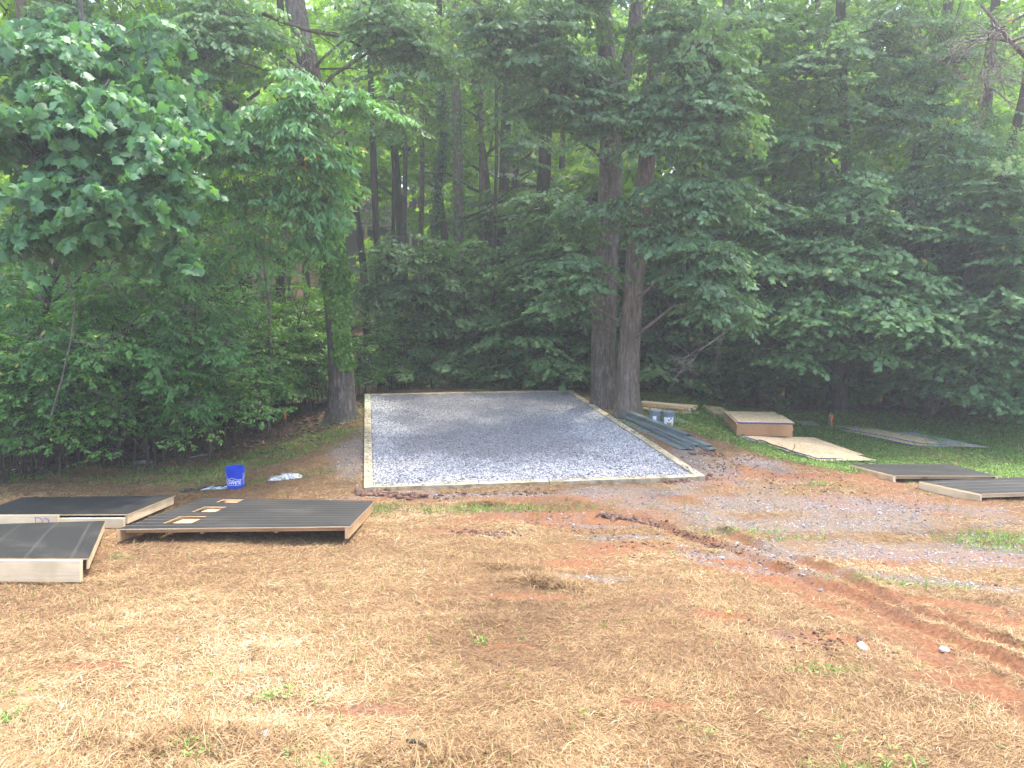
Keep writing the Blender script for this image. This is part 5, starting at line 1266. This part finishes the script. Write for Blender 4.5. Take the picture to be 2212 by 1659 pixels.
def fan(n, y0, y1, r, pw=1.0, m=1.0):
    y = y0+(y1-y0)*r.random(n)**pw; x = (r.random(n)*2-1)*(y*.70+.5)*m; return x, y
# dead straw
x, y = fan(1500000, 2.55, 16, rg, 1.35)
mk = masks(x, y)
cl = fbm(x, y, 1.3, 91, 4); cl2 = fbm(x, y, 5, 95, 2)
thin = np.clip((cl-.32)*3.2, .42, 1)*np.clip(.35+cl2*1.1, 0, 1)
p = thin*(1-.93*mk['rut'])*(1-.93*mk['red'])*(1-.85*mk['gravel'])*(1-.9*mk['litter'])*(1-.75*mk['lawn'])
p = p*np.where((x > .6+.0*y) & (y > 6.0), .55, 1)*sst(18, 10, y)**.5
k_ = (rg.random(len(x)) < p) & (inpad(x, y) > .03); x, y, cl, cl2 = x[k_], y[k_], cl[k_], cl2[k_]
d_ = np.hypot(x, y); big = fbm(x, y, .55, 99, 3)
L = (.022+.068*rg.random(len(x))**1.8)*(.9+.03*d_); Wd = (.0014+.0014*rg.random(len(x)))*(.72+.11*d_)
tone = np.clip(.48+rg.normal(size=len(x))*.23+(big-.5)*1.1+(cl2-.5)*.35-.02*np.maximum(d_-6, 0), 0, 1)
windrow = fbm(x, y, .5, 120, 2)*6.28
az = windrow+rg.normal(size=len(x))*.9+np.where(rg.random(len(x)) < .5, 0, np.pi)
grass_obj("dead_grass", x, y, L, Wd, tone, 'straw', rg, stand=.18, curve=.4, az=az)
print("straw", len(x))
# heaps of hay
def heap(px, py, rx, ry, n, ht, rot=0):
    c = G(px, py)[:2]; a = rg.normal(size=(n, 2))*.45; a = a[(a**2).sum(1) < 1.2]
    xx = a[:, 0]*rx; yy = a[:, 1]*ry; c_, s_ = math.cos(R(rot)), math.sin(R(rot)); return c[0]+xx*c_-yy*s_, c[1]+xx*s_+yy*c_, ht*np.clip(1-(a**2).sum(1), 0, 1)*rg.random(len(a))
hx, hy, hz = [np.concatenate(q) for q in zip(heap(1170,1260,.46,.18,1900,.06,-35), heap(1110,1225,.35,.16,800,.04,-20), heap(200,1030,.6,.22,1500,.16,0), heap(120,1045,.3,.12,500,.1), heap(940,1640,.6,.16,500,.02), heap(430,1600,.6,.2,500,.02), heap(1050,1090,.4,.12,700,.05))]
grass_obj("hay_heaps", hx, hy, .07+.1*rg.random(len(hx)), .003+.002*rg.random(len(hx)), np.clip(.38+rg.normal(size=len(hx))*.2, 0, 1), 'straw', rg, stand=.35, curve=.8, zoff=hz)
# upright tufts (green) around
x, y = fan(300000, 2.6, 18.5, rg, 1.0, 1.15)
mk = masks(x, y); n1 = fbm(x, y, 2.0, 131, 3)
p = np.maximum(mk['lawn']*(.35+.9*n1), (mk['green']-mk['lawn'])*.9*np.clip(n1*2.2-.3, 0, 1)) + .012
p = p*(1-.9*mk['rut'])*(1-.6*mk['gravel'])
k_ = (rg.random(len(x)) < p) & (inpad(x, y) > .05); x, y, n1 = x[k_], y[k_], n1[k_]
d_ = np.hypot(x, y)
grass_obj("green_grass", x, y, (.03+.05*rg.random(len(x)))*(1+.5*(d_ > 9)), (.003+.003*rg.random(len(x)))*(.7+.1*d_), np.clip(.45+rg.normal(size=len(x))*.2+(n1-.5)*.6, 0, 1), 'grass_green', rg, stand=.75, curve=.6)
print("green", len(x))
# clover-like small leaves on the lawn and weeds along the woods edge
x = np.concatenate([rg.random(90000)*16-1, rg.random(26000)*9-11]); y = np.concatenate([11+rg.random(90000)*9, 11+rg.random(26000)*7])
mk = masks(x, y); n1 = fbm(x, y, 1.2, 141, 3)
edge_w = mk['litter']*(1-mk['litter'])*4
p = mk['lawn']*np.clip(n1*1.6-.2, 0, 1)*.75+edge_w*.5*(x > 2)+edge_w*.3
k_ = (rg.random(len(x)) < p) & (inpad(x, y) > .05); x, y = x[k_], y[k_]; n = len(x)
ht = (.02+.05*rg.random(n))*(1+1.2*sst(15.5, 18, y)*(x > 2))
D = rg.normal(size=(n, 3)); D[:, 2] = .1; N = np.array([[0,0,1.]])+rg.normal(size=(n, 3))*.35
V, Fc = leaf_arrays(np.stack([x, y, h(x, y)+ht], 1), D, N, .04+.035*rg.random(n), 'oval')
kind(link("clover", np_mesh("clover", V, [Fc], False, {'tone': ('FACE', np.repeat(np.clip(.42+rg.normal(size=n)*.2, 0, .9), 2))}), M['grass_green']), 'stuff')
# leaf litter in the woods and on the bank
x = np.concatenate([(rg.random(70000)*2-1)*22, rg.random(14000)*7-9]); y = np.concatenate([12+rg.random(70000)**1.3*34, 11+rg.random(14000)*7])
mk = masks(x, y); p = mk['litter']
k_ = (rg.random(len(x)) < p) & (inpad(x, y) > .05); x, y = x[k_], y[k_]; n = len(x)
D = rg.normal(size=(n, 3)); D[:, 2] *= .3; N = np.array([[0,0,1.]])+rg.normal(size=(n, 3))*.4
V, Fc = leaf_arrays(np.stack([x, y, h(x, y)+.015], 1), D, N, .07+.06*rg.random(n), 'oval')
kind(link("leaf_litter", np_mesh("leaf_litter", V, [Fc], False, {'tone': ('FACE', np.repeat(np.clip(.45+rg.normal(size=n)*.25, 0, 1), 2))}), M['litter_leaf']), 'stuff')
# small broad-leaved weeds in the foreground
wl = []
for (px, py, n, sp) in [(600,1500,34,.045),(415,1625,26,.06),(395,1610,10,.03),(20,1552,26,.05),(45,1500,14,.04),(635,1625,8,.02),(1890,1655,22,.14),(1780,1450,16,.06),(1040,1390,8,.02),(1270,1545,8,.03),(1530,1590,10,.03),(270,1212,20,.05),(690,1650,12,.03),(1960,1640,14,.06)]:
    c = G(px, py)[:2]; q = c+rg.normal(size=(n, 2))*sp; wl.append(q)
q = np.concatenate(wl); n = len(q); D = rg.normal(size=(n, 3)); D[:, 2] = .25; N = np.array([[0,0,1.]])+rg.normal(size=(n, 3))*.5
V, Fc = leaf_arrays(np.stack([q[:, 0], q[:, 1], h(q[:, 0], q[:, 1])+.02+.02*rg.random(n)], 1), D, N, .016+.014*rg.random(n), 'oval')
kind(link("weeds", np_mesh("weeds", V, [Fc], False, {'tone': ('FACE', np.repeat(np.clip(.6+rg.normal(size=n)*.2, 0, .9), 2))}), M['grass_green']), 'stuff')

# ------------------------------------------------------------------ light summer haze in the air
hz = bpy.data.materials.new("haze"); hz.use_nodes = True; t = hz.node_tree; t.nodes.clear()
pv = t.nodes.new("ShaderNodeVolumePrincipled"); pv.inputs['Color'].default_value = (.93,.97,1,1); pv.inputs['Density'].default_value = .0042; pv.inputs['Anisotropy'].default_value = .45
ho = t.nodes.new("ShaderNodeOutputMaterial"); t.links.new(pv.outputs[0], ho.inputs['Volume'])
mb = MB(); q0 = np.array([-228., -68., -8.]); q1 = np.array([228., 308., 48.])
c8 = [(x_, y_, z_) for z_ in (q0[2], q1[2]) for (x_, y_) in ((q0[0], q0[1]), (q1[0], q0[1]), (q1[0], q1[1]), (q0[0], q1[1]))]
mb.add(c8, [[3,2,1,0],[4,5,6,7],[0,1,5,4],[1,2,6,5],[2,3,7,6],[3,0,4,7]]); kind(mb.build("haze", hz), 'stuff')
